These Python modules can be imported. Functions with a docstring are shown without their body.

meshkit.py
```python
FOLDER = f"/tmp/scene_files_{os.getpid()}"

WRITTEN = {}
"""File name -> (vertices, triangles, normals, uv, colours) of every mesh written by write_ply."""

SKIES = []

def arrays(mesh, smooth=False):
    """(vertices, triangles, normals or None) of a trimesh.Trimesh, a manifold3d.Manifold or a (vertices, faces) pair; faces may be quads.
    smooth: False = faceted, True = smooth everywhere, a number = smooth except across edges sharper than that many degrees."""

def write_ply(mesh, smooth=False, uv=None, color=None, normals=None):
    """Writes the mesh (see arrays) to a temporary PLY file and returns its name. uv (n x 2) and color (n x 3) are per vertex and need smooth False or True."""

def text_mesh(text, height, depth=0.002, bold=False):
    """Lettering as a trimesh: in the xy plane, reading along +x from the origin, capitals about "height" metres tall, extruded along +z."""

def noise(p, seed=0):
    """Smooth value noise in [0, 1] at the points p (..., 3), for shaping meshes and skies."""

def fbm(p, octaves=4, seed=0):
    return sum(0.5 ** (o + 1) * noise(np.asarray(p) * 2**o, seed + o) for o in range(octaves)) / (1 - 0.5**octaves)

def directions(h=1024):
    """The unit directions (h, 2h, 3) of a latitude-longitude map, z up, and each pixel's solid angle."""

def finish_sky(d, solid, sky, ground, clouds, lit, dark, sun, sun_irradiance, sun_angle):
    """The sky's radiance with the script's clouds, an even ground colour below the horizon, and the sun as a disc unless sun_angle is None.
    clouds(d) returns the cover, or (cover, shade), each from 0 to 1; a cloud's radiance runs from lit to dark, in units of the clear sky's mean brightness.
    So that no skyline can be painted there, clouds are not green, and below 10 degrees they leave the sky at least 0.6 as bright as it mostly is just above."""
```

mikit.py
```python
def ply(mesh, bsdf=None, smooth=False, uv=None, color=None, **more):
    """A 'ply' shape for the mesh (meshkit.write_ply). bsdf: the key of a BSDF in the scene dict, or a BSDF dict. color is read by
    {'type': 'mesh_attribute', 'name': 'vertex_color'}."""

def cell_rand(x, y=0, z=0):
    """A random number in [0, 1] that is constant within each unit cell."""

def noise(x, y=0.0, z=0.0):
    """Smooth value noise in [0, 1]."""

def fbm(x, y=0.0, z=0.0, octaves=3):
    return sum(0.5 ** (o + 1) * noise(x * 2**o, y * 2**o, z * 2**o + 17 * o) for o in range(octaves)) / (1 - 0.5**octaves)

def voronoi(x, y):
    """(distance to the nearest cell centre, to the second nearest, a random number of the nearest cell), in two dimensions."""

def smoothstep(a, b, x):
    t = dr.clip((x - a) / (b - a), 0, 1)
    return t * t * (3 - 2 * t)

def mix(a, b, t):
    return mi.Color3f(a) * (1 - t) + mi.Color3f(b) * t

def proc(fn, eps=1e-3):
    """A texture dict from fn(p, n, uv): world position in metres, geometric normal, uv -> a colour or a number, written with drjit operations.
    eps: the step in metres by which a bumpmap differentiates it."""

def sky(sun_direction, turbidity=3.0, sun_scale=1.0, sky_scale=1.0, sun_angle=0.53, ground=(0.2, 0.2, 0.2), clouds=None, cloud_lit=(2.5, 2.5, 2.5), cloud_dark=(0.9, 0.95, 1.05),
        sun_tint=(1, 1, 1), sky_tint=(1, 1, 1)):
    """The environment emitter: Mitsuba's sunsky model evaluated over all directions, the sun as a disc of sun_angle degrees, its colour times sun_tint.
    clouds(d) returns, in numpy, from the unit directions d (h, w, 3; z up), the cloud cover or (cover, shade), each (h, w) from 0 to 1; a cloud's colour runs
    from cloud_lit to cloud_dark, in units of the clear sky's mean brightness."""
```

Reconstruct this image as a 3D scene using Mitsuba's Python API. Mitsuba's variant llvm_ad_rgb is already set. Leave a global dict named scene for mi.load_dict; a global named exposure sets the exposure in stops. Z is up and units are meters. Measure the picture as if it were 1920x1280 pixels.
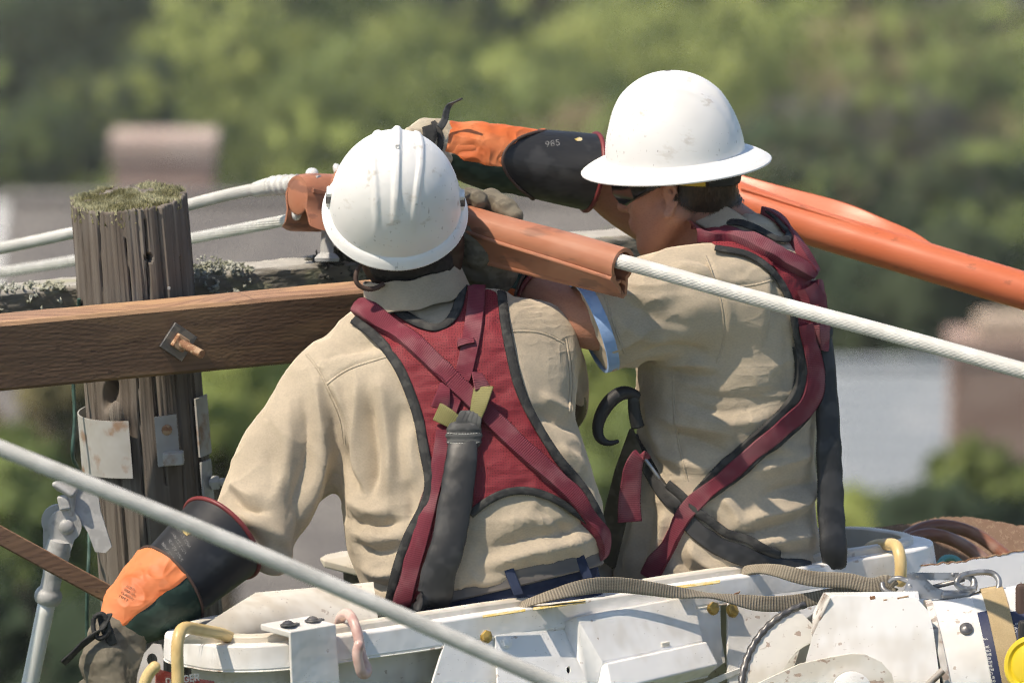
import math, random
import numpy as np, trimesh, drjit as dr, mitsuba as mi, mikit, meshkit
import manifold3d as m3
from scipy.spatial import cKDTree, Delaunay
from scipy import ndimage
from scipy.interpolate import CubicSpline, PchipInterpolator
import shapely
from shapely.geometry import Polygon
from mikit import noise, fbm, smoothstep, mix, proc, cell_rand

# ---------------------------------------------------------------- camera, sky, exposure
D, S, TH = 12.0, 1100.0, math.radians(11.0)
FWD = np.array([0, math.cos(TH), -math.sin(TH)]); UP = np.array([0, math.sin(TH), math.cos(TH)]); RT = np.array([1.0, 0, 0])
F0 = np.array([0, 0, 11.5]); EYE = F0 - D * FWD
exposure = 1.86
scene = {
    'camera': {'type': 'thinlens', 'fov': 2 * math.degrees(math.atan(960 / S / D)), 'fov_axis': 'x', 'aperture_radius': 0.024,
               'focus_distance': 12.08, 'near_clip': 0.5, 'far_clip': 6000.0,
               'to_world': mi.ScalarTransform4f().look_at(origin=EYE.tolist(), target=F0.tolist(), up=[0, 0, 1])},
    'sky': mikit.sky([-0.46, -0.27, 0.845], turbidity=5, sky_scale=0.95, sky_tint=(1.0, 0.985, 0.96), sun_tint=(0.945, 0.98, 1.03)),
}
labels = {}
HAZE = 0.0004
scene['haze_air'] = {'type': 'homogeneous', 'albedo': 0.95, 'sigma_t': HAZE}
scene['camera']['medium'] = {'type': 'ref', 'id': 'haze_air'}
scene['haze'] = {'type': 'cube', 'to_world': mi.ScalarTransform4f().translate([0, 250, -8]).scale([1300, 1300, 28]), 'bsdf': {'type': 'null'}, 'interior': {'type': 'ref', 'id': 'haze_air'}}
labels['haze'] = {'label': 'thin summer haze paling the far hillside', 'kind': 'stuff'}
rng = np.random.default_rng(7)

def P(x, y, d=0.0):
    """the point of the place that stands d metres beyond the plane of the two men, surveyed from the photograph"""
    k = (D + d) / D / S
    return EYE + (D + d) * FWD + (x - 960) * k * RT + (640 - y) * k * UP
def PP(rows): return np.array([P(*r) for r in rows])
def px(m, d=0.0): return m * (D + d) / D / S          # a length in the survey's units, in metres

# ---------------------------------------------------------------- bookkeeping
def key_for(name, parent=None):
    base = (parent + '__' if parent else '') + name
    k, n = base, 0
    used = set(scene) | set(labels)
    while k in used or any(u.startswith(k + '__') for u in used):
        n += 1; k = '%s_%03d' % (base, n)
    return k
def thing(name, label, cat, group=None):
    k = key_for(name); labels[k] = {'label': label, 'category': cat}
    if group: labels[k]['group'] = group
    return k
def put(name, mesh, bsdf, parent=None, smooth=40, label=None, cat=None, group=None, kind=None, uv=None, color=None):
    k = key_for(name, parent)
    scene[k] = mikit.ply(mesh, bsdf, smooth=smooth, uv=uv, color=color)
    if label or cat or kind or group:
        labels[k] = {a: b for a, b in (('label', label), ('category', cat), ('group', group), ('kind', kind)) if b}
    return k

# ---------------------------------------------------------------- mesh helpers
def unit(v): v = np.asarray(v, float); return v / (np.linalg.norm(v, axis=-1, keepdims=True) + 1e-12)
def cat(ms): return trimesh.util.concatenate(ms)
def spline(pts, n, closed=False):
    pts = np.asarray(pts, float)
    if closed: pts = np.vstack([pts, pts[:1]])
    t = np.r_[0, np.cumsum(np.linalg.norm(np.diff(pts[:, :min(3, pts.shape[1])], axis=0), axis=1) + 1e-9)]
    if len(pts) == 2: return pts[0] + np.linspace(0, 1, n)[:, None] * (pts[1] - pts[0])
    if closed: return CubicSpline(t, pts, bc_type='periodic')(np.linspace(0, t[-1], n, endpoint=False))
    return PchipInterpolator(t, pts)(np.linspace(0, t[-1], n)) if pts.shape[0] < 3 else CubicSpline(t, pts, bc_type='natural')(np.linspace(0, t[-1], n))
def frames(c, side=None):
    t = unit(np.gradient(c, axis=0)); n = np.zeros_like(c)
    s = np.array([0.31, 0.2, 0.93]) if side is None else np.asarray(side, float)
    for i in range(len(c)):
        s = unit(s - t[i] * (s @ t[i])); n[i] = s
        if side is not None: s = np.asarray(side, float)
    return t, n, np.cross(t, n)
def grid_faces(m, n, wrap=False):
    i, j = np.meshgrid(np.arange(m - 1), np.arange(n if wrap else n - 1), indexing='ij')
    j2 = (j + 1) % n
    return np.stack([i * n + j, i * n + j2, (i + 1) * n + j2, (i + 1) * n + j], -1).reshape(-1, 4)
def quads(f): return np.vstack([f[:, [0, 1, 2]], f[:, [0, 2, 3]]])
def sweep(pts, rad, sides=16, n=None, side=None, rad2=None, caps=True, cap_round=0.0, fn=None, raw=False):
    """tube along pts; rad / rad2 half widths along side and across it; fn(u along 0..1, angle) scales the radius"""
    pts = np.asarray(pts, float); n = n or max(8, 6 * len(pts))
    rad = np.broadcast_to(np.asarray(rad, float), (len(pts),)); rad2 = rad if rad2 is None else np.broadcast_to(np.asarray(rad2, float), (len(pts),))
    full = spline(np.c_[pts, rad, rad2], n) if len(pts) > 2 else np.linspace(np.r_[pts[0], rad[0], rad2[0]], np.r_[pts[1], rad[1], rad2[1]], n)
    c, r1, r2 = full[:, :3], full[:, 3], full[:, 4]
    t, a, b = frames(c, side)
    ang = np.arange(sides) * 2 * np.pi / sides
    k = np.ones((n, sides)) if fn is None else fn(np.linspace(0, 1, n)[:, None], ang[None, :]) * np.ones((n, sides))
    v = c[:, None] + (k * r1[:, None] * np.cos(ang))[..., None] * a[:, None] + (k * r2[:, None] * np.sin(ang))[..., None] * b[:, None]
    f = quads(grid_faces(n, sides, True))
    if raw: return v, c, (t, a, b)
    v = v.reshape(-1, 3)
    if caps:
        m = len(v); e0 = c[0] - t[0] * cap_round * r1[0]; e1 = c[-1] + t[-1] * cap_round * r1[-1]
        if cap_round > 0:
            ex = []
            for (cc, tt, row, sg) in ((c[0], t[0], v[:sides], -1), (c[-1], t[-1], v[-sides:], 1)):
                for q in (0.5, 0.85): ex.append(cc + (row - cc) * math.sqrt(1 - q * q) + sg * tt * q * cap_round * np.linalg.norm(row - cc, axis=1, keepdims=True))
            v = np.vstack([v] + ex + [e0, e1]); j = np.arange(sides); j2 = (j + 1) % sides
            def ring(A, B): return np.vstack([np.c_[A + j, A + j2, B + j2], np.c_[A + j, B + j2, B + j]])
            L = (n - 1) * sides; z = m + 4 * sides
            f = np.vstack([f, ring(m, 0), ring(m + sides, m), np.c_[m + sides + j2, m + sides + j, j * 0 + z], ring(L, m + 2 * sides), ring(m + 2 * sides, m + 3 * sides), np.c_[m + 3 * sides + j, m + 3 * sides + j2, j * 0 + z + 1]])
        else:
            v = np.vstack([v, e0, e1]); j = np.arange(sides); j2 = (j + 1) % sides
            f = np.vstack([f, np.c_[j2, j, j * 0 + m], np.c_[(n - 1) * sides + j, (n - 1) * sides + j2, j * 0 + m + 1]])
    mesh = trimesh.Trimesh(v, f, process=False)
    if mesh.volume < 0 and caps: mesh.invert()
    return mesh
def manifold_mesh(M):
    o = M.to_mesh(); return trimesh.Trimesh(o.vert_properties[:, :3], o.tri_verts, process=False)
def hull(points): return trimesh.Trimesh(*(lambda h: (h.vertices, h.faces))(trimesh.convex.convex_hull(np.asarray(points))), process=False)
ICO = trimesh.creation.icosphere(subdivisions=1).vertices
def rbox(c, ax, half, r=0.004):
    """box with rounded edges: centre, three axes (rows), half sizes"""
    ax = unit(np.asarray(ax, float)); h = np.asarray(half, float) - r; pts = []
    for s in np.ndindex(2, 2, 2):
        q = c + ((np.array(s) * 2 - 1) * h) @ ax
        pts.append(q + ICO @ np.eye(3) * r)
    return hull(np.vstack(pts))
def rpoly(pts, n, thick, r=0.003):
    """convex slab: outline points, normal, thickness behind the outline"""
    n = unit(n); return hull(np.vstack([np.vstack([p - n * r + ICO * r, p - n * (thick - r) + ICO * r]) for p in np.asarray(pts, float)]))
def slab(outline, o, ax, ay, thick, holes=()):
    """any outline (2-d in the axes ax, ay about o) as a plate, its front at o, its back 'thick' behind"""
    poly = Polygon(outline, holes)
    m = trimesh.creation.extrude_polygon(poly, thick, engine='earcut'); ax, ay = unit(ax), unit(ay); az = np.cross(ax, ay)
    v = m.vertices; m.vertices = o + v[:, :1] * ax + v[:, 1:2] * ay + (v[:, 2:] - thick) * az
    return m
def plate(rows, d_of, thick, holes=()):
    """plate through surveyed points; d_of(x, y) gives each point's depth on a plane"""
    pts = np.array([P(x, y, d_of(x, y)) for x, y in rows]); hp = [np.array([P(x, y, d_of(x, y)) for x, y in h]) for h in holes]
    o = pts.mean(0); n = np.linalg.svd(pts - o)[2][2]; n = n if n @ FWD < 0 else -n
    ax = unit(RT - n * (RT @ n)); ay = np.cross(n, ax)
    to2 = lambda q: np.c_[(q - o) @ ax, (q - o) @ ay]
    return slab(to2(pts), o, ax, ay, thick, [to2(h) for h in hp]), n
def arc(cx, cy, r, a0, a1, n=10): a = np.radians(np.linspace(a0, a1, n)); return [(cx + r * math.cos(t), cy - r * math.sin(t)) for t in a]
def disc(c, n, r, h, sides=24, dome=0.0, bevel=0.15):
    """bolt head or button: base centre c, axis n, radius r, height h"""
    n = unit(n); prof = [(r, 0), (r, h * (1 - bevel)), (r * (1 - bevel * h / r), h), (r * 0.5, h + dome * 0.75), (0.0, h + dome)]
    a = unit(np.cross(n, [0.3, 0.2, 0.9])); b = np.cross(n, a); ang = np.arange(sides) * 2 * np.pi / sides
    v = np.vstack([c + q * n + p * (np.cos(ang)[:, None] * a + np.sin(ang)[:, None] * b) for p, q in prof])
    return trimesh.Trimesh(v, quads(grid_faces(len(prof), sides, True)), process=False)
def lathe(prof, o, axis, side=None, sides=48):
    axis = unit(axis); a = unit(np.cross(axis, [0.21, 0.3, 0.93] if side is None else side)); b = np.cross(axis, a); ang = np.arange(sides) * 2 * np.pi / sides
    v = np.vstack([o + z * axis + r * (np.cos(ang)[:, None] * a + np.sin(ang)[:, None] * b) for r, z in prof])
    m = trimesh.Trimesh(v, quads(grid_faces(len(prof), sides, True)), process=False)
    return m
def strip(c, side, w, th, n=None, bend=None):
    """a closed flat band along c: half width w along side, thickness th"""
    c = np.asarray(c, float); side = np.asarray(side, float); side = np.broadcast_to(side, c.shape); w = np.broadcast_to(np.asarray(w, float), (len(c),))
    n = n or 6 * len(c); full = spline(np.c_[c, side, w], n); c, s, w = full[:, :3], unit(full[:, 3:6]), full[:, 6]
    t = unit(np.gradient(c, axis=0)); s = unit(s - t * (s * t).sum(1, keepdims=True)); nn = np.cross(t, s)
    us = np.array([-1, -0.9, -0.45, 0, 0.45, 0.9, 1, 0.9, 0.45, 0, -0.45, -0.9]); hs = np.array([0, 0.5, 0.5, 0.5, 0.5, 0.5, 0, -0.5, -0.5, -0.5, -0.5, -0.5]) * th
    v = c[:, None] + (us[None] * w[:, None])[..., None] * s[:, None] + hs[None, :, None] * nn[:, None]
    L = np.r_[0, np.cumsum(np.linalg.norm(np.diff(c, axis=0), axis=1))]
    uv = np.stack([np.broadcast_to(us, v.shape[:2]), np.broadcast_to(L[:, None], v.shape[:2])], -1)
    f = quads(grid_faces(n, 12, True)); m = n * 12
    caps = [[0, i + 1, i] for i in range(1, 11)] + [[(n - 1) * 12, (n - 1) * 12 + i, (n - 1) * 12 + i + 1] for i in range(1, 11)]
    return trimesh.Trimesh(v.reshape(-1, 3), np.vstack([f, caps]), process=False), uv.reshape(-1, 2)

# ---------------------------------------------------------------- soft bodies: fields, meshed by surface nets
def F_tube(rows, a, b, side, cap=1.0, m=70, e=2.0):
    rows = np.asarray(rows, float); n = len(rows)
    full = spline(np.c_[rows, np.broadcast_to(a, (n,)), np.broadcast_to(b, (n,))], m) if n > 2 else np.linspace(np.r_[rows[0], np.broadcast_to(a, (2,))[0], np.broadcast_to(b, (2,))[0]], np.r_[rows[1], np.broadcast_to(a, (2,))[1], np.broadcast_to(b, (2,))[1]], m)
    c, A, B = full[:, :3], full[:, 3], full[:, 4]; t, s, q = frames(c, side); tree = cKDTree(c)
    def f(p):
        i = tree.query(p, workers=-1)[1]; r = p - c[i]
        ds = (r * t[i]).sum(1); u = (r * s[i]).sum(1) / A[i]; v = (r * q[i]).sum(1) / B[i]
        out = np.where((i == 0) & (ds < 0) | (i == m - 1) & (ds > 0), ds / (cap * np.minimum(A, B)[i]), 0)
        rr = (np.abs(u) ** e + np.abs(v) ** e + np.abs(out) ** e) ** (1 / e)
        return (rr - 1) * np.minimum(A[i], B[i])
    f.lo, f.hi = (c - np.maximum(A, B)[:, None]).min(0), (c + np.maximum(A, B)[:, None]).max(0)
    return f
def F_ell(c, r, ax=None):
    c, r = np.asarray(c, float), np.asarray(r, float); ax = np.eye(3) if ax is None else unit(ax)
    def f(p): return (np.linalg.norm(((p - c) @ ax.T) / r, axis=1) - 1) * r.min()
    f.lo, f.hi = c - r.max(), c + r.max(); return f
def F_cap(a, b, ra, rb):
    a, b = np.asarray(a, float), np.asarray(b, float)
    def f(p):
        h = np.clip(((p - a) @ (b - a)) / ((b - a) @ (b - a) + 1e-12), 0, 1)
        return np.linalg.norm(p - a - h[:, None] * (b - a), axis=1) - (ra + (rb - ra) * h)
    f.lo, f.hi = np.minimum(a, b) - max(ra, rb), np.maximum(a, b) + max(ra, rb); return f
def F_chain(pts, rad): return [F_cap(pts[i], pts[i + 1], rad[i], rad[i + 1]) for i in range(len(pts) - 1)]
def smin(a, b, k):
    h = np.clip(0.5 + 0.5 * (b - a) / k, 0, 1); return b + (a - b) * h - k * h * (1 - h)
def surface(fields, h, k=0.03, cut=(), smooth=4, dig=()):
    """smooth union of fields; cut: half spaces (point, normal) whose outer side is taken off; dig: fields taken away"""
    fs = [(x if isinstance(x, tuple) else (x, k)) for x in fields]
    lo = np.min([f.lo for f, _ in fs], 0) - 3 * h; hi = np.max([f.hi for f, _ in fs], 0) + 3 * h
    q = 4; n = np.ceil((hi - lo) / (h * q)).astype(int) + 2
    def val(p):
        r = fs[0][0](p)
        for f, kk in fs[1:]: r = smin(r, f(p), kk)
        for f in dig: r = -smin(-r, f(p), 0.01)
        for o, nn in cut: r = np.maximum(r, (p - np.asarray(o)) @ unit(nn))
        return r
    cg = np.stack(np.meshgrid(*[lo[i] + np.arange(n[i]) * h * q for i in range(3)], indexing='ij'), -1)
    C = val(cg.reshape(-1, 3)).reshape(n)
    N = (n - 1) * q + 1
    near = ndimage.minimum_filter(np.abs(C), 2, origin=-1)[:-1, :-1, :-1] < h * q * 1.8
    Fg = np.full(N, 0.0); Fg[:] = np.repeat(np.repeat(np.repeat(np.sign(C), q, 0), q, 1), q, 2)[:N[0], :N[1], :N[2]] * h * q
    mask = np.zeros(N, bool)
    nb = np.argwhere(near); offs = np.array(list(np.ndindex(q + 1, q + 1, q + 1)))
    idx = np.unique(((nb[:, None] * q + offs[None]).reshape(-1, 3) @ np.array([N[1] * N[2], N[2], 1])))
    ijk = np.stack(np.unravel_index(idx, N), 1)
    Fg.reshape(-1)[idx] = val(lo + ijk * h)
    return nets(Fg, lo, h, smooth)
def nets(F, lo, h, smooth=4):
    s = F < 0; M = np.array(F.shape) - 1; stride = np.array([M[1] * M[2], M[2], 1])
    acc, cnt, Q = [], [], []
    for a in range(3):
        sl0 = [slice(None)] * 3; sl1 = [slice(None)] * 3; sl0[a] = slice(0, -1); sl1[a] = slice(1, None)
        cr = s[tuple(sl0)] != s[tuple(sl1)]; e = np.argwhere(cr)
        b, c = (a + 1) % 3, (a + 2) % 3
        e = e[(e[:, b] > 0) & (e[:, c] > 0) & (e[:, b] < M[b]) & (e[:, c] < M[c])]
        e1 = e.copy(); e1[:, a] += 1; f0, f1 = F[tuple(e.T)], F[tuple(e1.T)]; p = e.astype(float); p[:, a] += f0 / (f0 - f1)
        cells = []
        for db, dc in ((0, 0), (-1, 0), (-1, -1), (0, -1)):
            g = e.copy(); g[:, b] += db; g[:, c] += dc; cells.append(g @ stride); acc.append(p); cnt.append(cells[-1])
        qd = np.stack(cells, 1); flip = ~s[tuple(e.T)]; qd[flip] = qd[flip][:, ::-1]; Q.append(qd)
    acc, cnt, Q = np.vstack(acc), np.concatenate(cnt), np.vstack(Q)
    ids, inv = np.unique(cnt, return_inverse=True); num = np.bincount(inv)
    v = np.stack([np.bincount(inv, acc[:, i]) / num for i in range(3)], 1) * h + lo
    f = quads(np.searchsorted(ids, Q)); m = trimesh.Trimesh(v, f, process=False)
    if m.volume < 0: m.invert()
    return relax(m, smooth)
def relax(m, it, lam=0.5, mu=-0.52):
    if not it: return m
    e = m.edges_unique; n = len(m.vertices); import scipy.sparse as sp
    A = sp.coo_matrix((np.ones(2 * len(e)), (np.r_[e[:, 0], e[:, 1]], np.r_[e[:, 1], e[:, 0]])), (n, n)).tocsr(); A = sp.diags(1 / np.maximum(np.asarray(A.sum(1)).ravel(), 1)) @ A
    v = np.array(m.vertices)
    for _ in range(it):
        v = v + lam * (A @ v - v); v = v + mu * (A @ v - v)
    return trimesh.Trimesh(v, m.faces, process=False)
def vnormals(m):
    v, f = m.vertices, m.faces; n = np.zeros_like(v); fn = np.cross(v[f[:, 1]] - v[f[:, 0]], v[f[:, 2]] - v[f[:, 0]])
    for k in range(3): np.add.at(n, f[:, k], fn)
    return unit(n)

# ---------------------------------------------------------------- cloth work: draping on a body, folds
def cast(mesh, xy):
    """surveyed points laid on the body: points and surface normals; a point off the body goes to the nearest skin"""
    xy = np.asarray(xy, float); dirs = unit(np.array([P(x, y) for x, y in xy]) - EYE); o = np.broadcast_to(EYE, dirs.shape)
    loc, ir, it = mesh.ray.intersects_location(o, dirs, multiple_hits=False)
    p = np.full((len(xy), 3), np.nan); t = np.zeros(len(xy), int); p[ir] = loc; t[ir] = it
    bad = np.isnan(p[:, 0])
    if bad.any():
        good = np.where(~bad)[0]; bi = np.where(bad)[0]
        dist = np.linalg.norm(p[good[cKDTree(xy[good]).query(xy[bi])[1]]] - EYE, axis=1)[:, None] if len(good) else np.full((len(bi), 1), np.linalg.norm(mesh.vertices - EYE, axis=1).min())
        tr = cKDTree(mesh.triangles_center).query(EYE + dirs[bi] * dist)[1]; p[bi] = mesh.triangles_center[tr]; t[bi] = tr
    return p, mesh.face_normals[t]
def ribbon(mesh, rows, n=60, m=9, lift=0.004, th=0.003, soft=6, sag=1.0):
    """webbing laid on a body along rows (x, y, width); returns mesh and uv (-1..1 across, metres along)"""
    rows = np.asarray(rows, float); full = spline(rows, n); c, w = full[:, :2], full[:, 2]
    t = unit(np.gradient(c, axis=0)); s = np.c_[-t[:, 1], t[:, 0]]
    us = np.linspace(-1, 1, m); xy = c[:, None] + us[None, :, None] * s[:, None] * (w / 2)[:, None, None]
    p, nr = cast(mesh, xy.reshape(-1, 2)); p = p.reshape(n, m, 3); nr = nr.reshape(n, m, 3)
    nr = ndimage.uniform_filter(nr, (7, 5, 0) if False else (7, 5, 1), mode='nearest'); nr = unit(nr)
    base = p.copy()
    q = p.copy()
    for _ in range(soft): q = ndimage.uniform_filter(q, (3, 3, 1), mode='nearest')
    d = ((p - q) * nr).sum(-1); q = q + nr * np.maximum(ndimage.maximum_filter(d, (5, 3)), 0)[..., None]
    for _ in range(2): q = ndimage.uniform_filter(q, (3, 1, 1), mode='nearest')
    top = q + nr * (lift + th)
    # keep the edges where they were surveyed
    L = np.r_[0, np.cumsum(np.linalg.norm(np.diff(top[:, m // 2], axis=0), axis=1))]
    e0, e1 = top[:, 0] - nr[:, 0] * (lift + th + 0.006), top[:, -1] - nr[:, -1] * (lift + th + 0.006)
    g = np.concatenate([e0[:, None], top, e1[:, None]], 1); uu = np.r_[-1.02, us, 1.02]
    uv = np.stack([np.broadcast_to(uu, g.shape[:2]), np.broadcast_to(L[:, None], g.shape[:2])], -1)
    f = quads(grid_faces(n, m + 2)); mesh2 = trimesh.Trimesh(g.reshape(-1, 3), f, process=False)
    if (mesh2.face_normals @ FWD).mean() > 0: mesh2.invert()
    return mesh2, uv.reshape(-1, 2)
def patch(mesh, outline, step=7.0, lift=0.003, soft=3):
    """a sheet cut to an outline and laid on a body"""
    poly = Polygon(outline).buffer(0); x0, y0, x1, y1 = poly.bounds
    g = np.stack(np.meshgrid(np.arange(x0, x1, step), np.arange(y0, y1, step)), -1).reshape(-1, 2)
    inner = poly.buffer(-step * 0.6); g = g[shapely.contains_xy(inner, g[:, 0], g[:, 1])]
    L = poly.exterior.length; bd = np.array([poly.exterior.interpolate(s).coords[0] for s in np.arange(0, L, step)])
    pts = np.vstack([bd, g]); tri = Delaunay(pts).simplices; cen = pts[tri].mean(1); tri = tri[shapely.contains_xy(poly, cen[:, 0], cen[:, 1])]
    p, nr = cast(mesh, pts); m = trimesh.Trimesh(p, tri, process=False)
    if (m.face_normals @ FWD).mean() > 0: m.invert()
    q = relax(m, soft, 0.5, 0.0); nn = vnormals(q)
    v = q.vertices + nn * (lift + np.maximum(((p - q.vertices) * nn).sum(1), 0)[:, None])
    return trimesh.Trimesh(v, q.faces, process=False), pts * 0 + pts / S
FOLD = 2.0
def fold(m, specs, micro=0.0012, seed=3):
    """cloth folds: each spec (points, width, height mm[, lean]) is a ridge (+) or a furrow (-) laid along a line on the cloth"""
    v, n = np.array(m.vertices), vnormals(m); disp = np.zeros(len(v)); tree = cKDTree(v)
    for sp in specs:
        pts, w, amp = sp[0], sp[1] / S, sp[2] / 1000.0 * FOLD; lean = sp[3] if len(sp) > 3 else 0.0
        xy = spline(np.array(pts, float), 6 * len(pts) + 6)
        p, _ = cast(m, xy); nearv = np.unique(np.concatenate(tree.query_ball_point(p, 2.6 * w)).astype(int))
        if not len(nearv): continue
        kt = cKDTree(p); dist, i = kt.query(v[nearv]); u = i / (len(p) - 1)
        tang = unit(np.gradient(p, axis=0))[i]; r = v[nearv] - p[i]; sgn = np.sign((np.cross(tang, n[nearv]) * r).sum(1))
        x = dist / w * np.where(sgn > 0, 1 + lean, 1 - lean)
        taper = np.clip(np.minimum(u, 1 - u) * 4 + 0.12, 0, 1) ** 0.8
        disp[nearv] += amp * taper * np.exp(-1.25 * np.abs(x) ** 1.35)
    a = v / 0.035; disp += micro * (meshkit.fbm(a, 3, seed) - 0.5) * 2
    return relax(trimesh.Trimesh(v + n * disp[:, None], m.faces, process=False), 3, 0.5, 0.0)

def wrinkle(m, amp, freq, seed, stretch=(1, 1, 1), gate=None):
    """crisp creases: a ridged, warped noise along the normals; gate: noise threshold below which the cloth stays smooth"""
    v, n = np.array(m.vertices), vnormals(m); q = v * freq * np.array(stretch); q = q + 0.9 * np.stack([meshkit.fbm(q * 0.7 + 9 * i, 2, seed + i) - 0.5 for i in range(3)], -1) * 2
    d = 0
    for o in range(2): d = d + 0.5 ** o * (1 - np.abs(2 * meshkit.noise(q * 2 ** o, seed + 7 * o) - 1)) ** 2.2
    g = 1.0 if gate is None else np.clip((meshkit.fbm(v * 5.5, 2, seed + 3) - gate) / 0.16, 0, 1)
    return trimesh.Trimesh(v + n * (amp * (d - 0.5) * g)[:, None], m.faces, process=False)
# ---------------------------------------------------------------- materials
def mat(name, color, rough=0.6, bump=None, eps=1e-3, metallic=0.0, two=True, **kw):
    c = proc(color) if callable(color) else {'type': 'rgb', 'value': list(color)}
    r = proc(rough) if callable(rough) else float(rough)
    b = {'type': 'principled', 'base_color': c, 'roughness': r, 'metallic': float(metallic), **{k: float(v) for k, v in kw.items()}}
    if bump is not None: b = {'type': 'bumpmap', 'tex': proc(bump, eps), 'scale': 1.0, 'bsdf': b}
    scene[name] = {'type': 'twosided', 'bsdf': b} if two else b
    return name
def speck(a, b, freq, lo=0.45, hi=0.6, oct=3):
    def f(p, n, uv): return mix(a, b, smoothstep(lo, hi, fbm(p.x * freq, p.y * freq, p.z * freq, oct)))
    return f
def c_tan(p, n, uv):
    k = fbm(p.x * 9, p.y * 9, p.z * 9, 3); w = noise(p.x * 420, p.y * 420, p.z * 420); s = smoothstep(0.50, 0.72, fbm(p.x * 8 + 5, p.y * 8, p.z * 6, 4))
    return mix((0.430, 0.366, 0.274), (0.485, 0.418, 0.320), k) * (0.92 + 0.16 * w) * (1 - 0.16 * s)
def b_cloth(p, n, uv):
    def crease(a, b, c, s): return (1 - dr.abs(2 * noise(a + 0.8 * noise(b * 0.7, c * 0.7, s), b, c + s) - 1)) ** 5
    g = smoothstep(0.36, 0.62, fbm(p.x * 6, p.y * 6, p.z * 6, 2))
    return 0.00025 * noise(p.x * 520, p.y * 520, p.z * 320) + g * (0.0015 * crease(p.x * 26, p.y * 26, p.z * 11, 3.0) + 0.0009 * crease(p.x * 24, p.y * 40, p.z * 52, 11.0)) + 0.0008 * fbm(p.x * 30, p.y * 30, p.z * 30, 2)
mat('cloth_tan', c_tan, 0.92, bump=b_cloth, eps=8e-4, specular=0.2, sheen=0.15)
def c_web(base, dirt):
    def f(p, n, uv):
        rib = 0.5 + 0.5 * dr.sin(uv.y * (2 * math.pi / 0.0036)); k = smoothstep(0.40, 0.68, fbm(p.x * 22, p.y * 22, p.z * 22, 3))
        st = dr.select((dr.abs(dr.abs(uv.x) - 0.80) < 0.035) & (dr.abs(uv.y * 210 - dr.floor(uv.y * 210) - 0.5) < 0.3), 1.0, 0.0)
        c = mix(base, dirt, 0.75 * k) * (0.72 + 0.4 * rib); return mix(c, (0.10, 0.03, 0.04), 0.7 * st)
    return f
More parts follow.
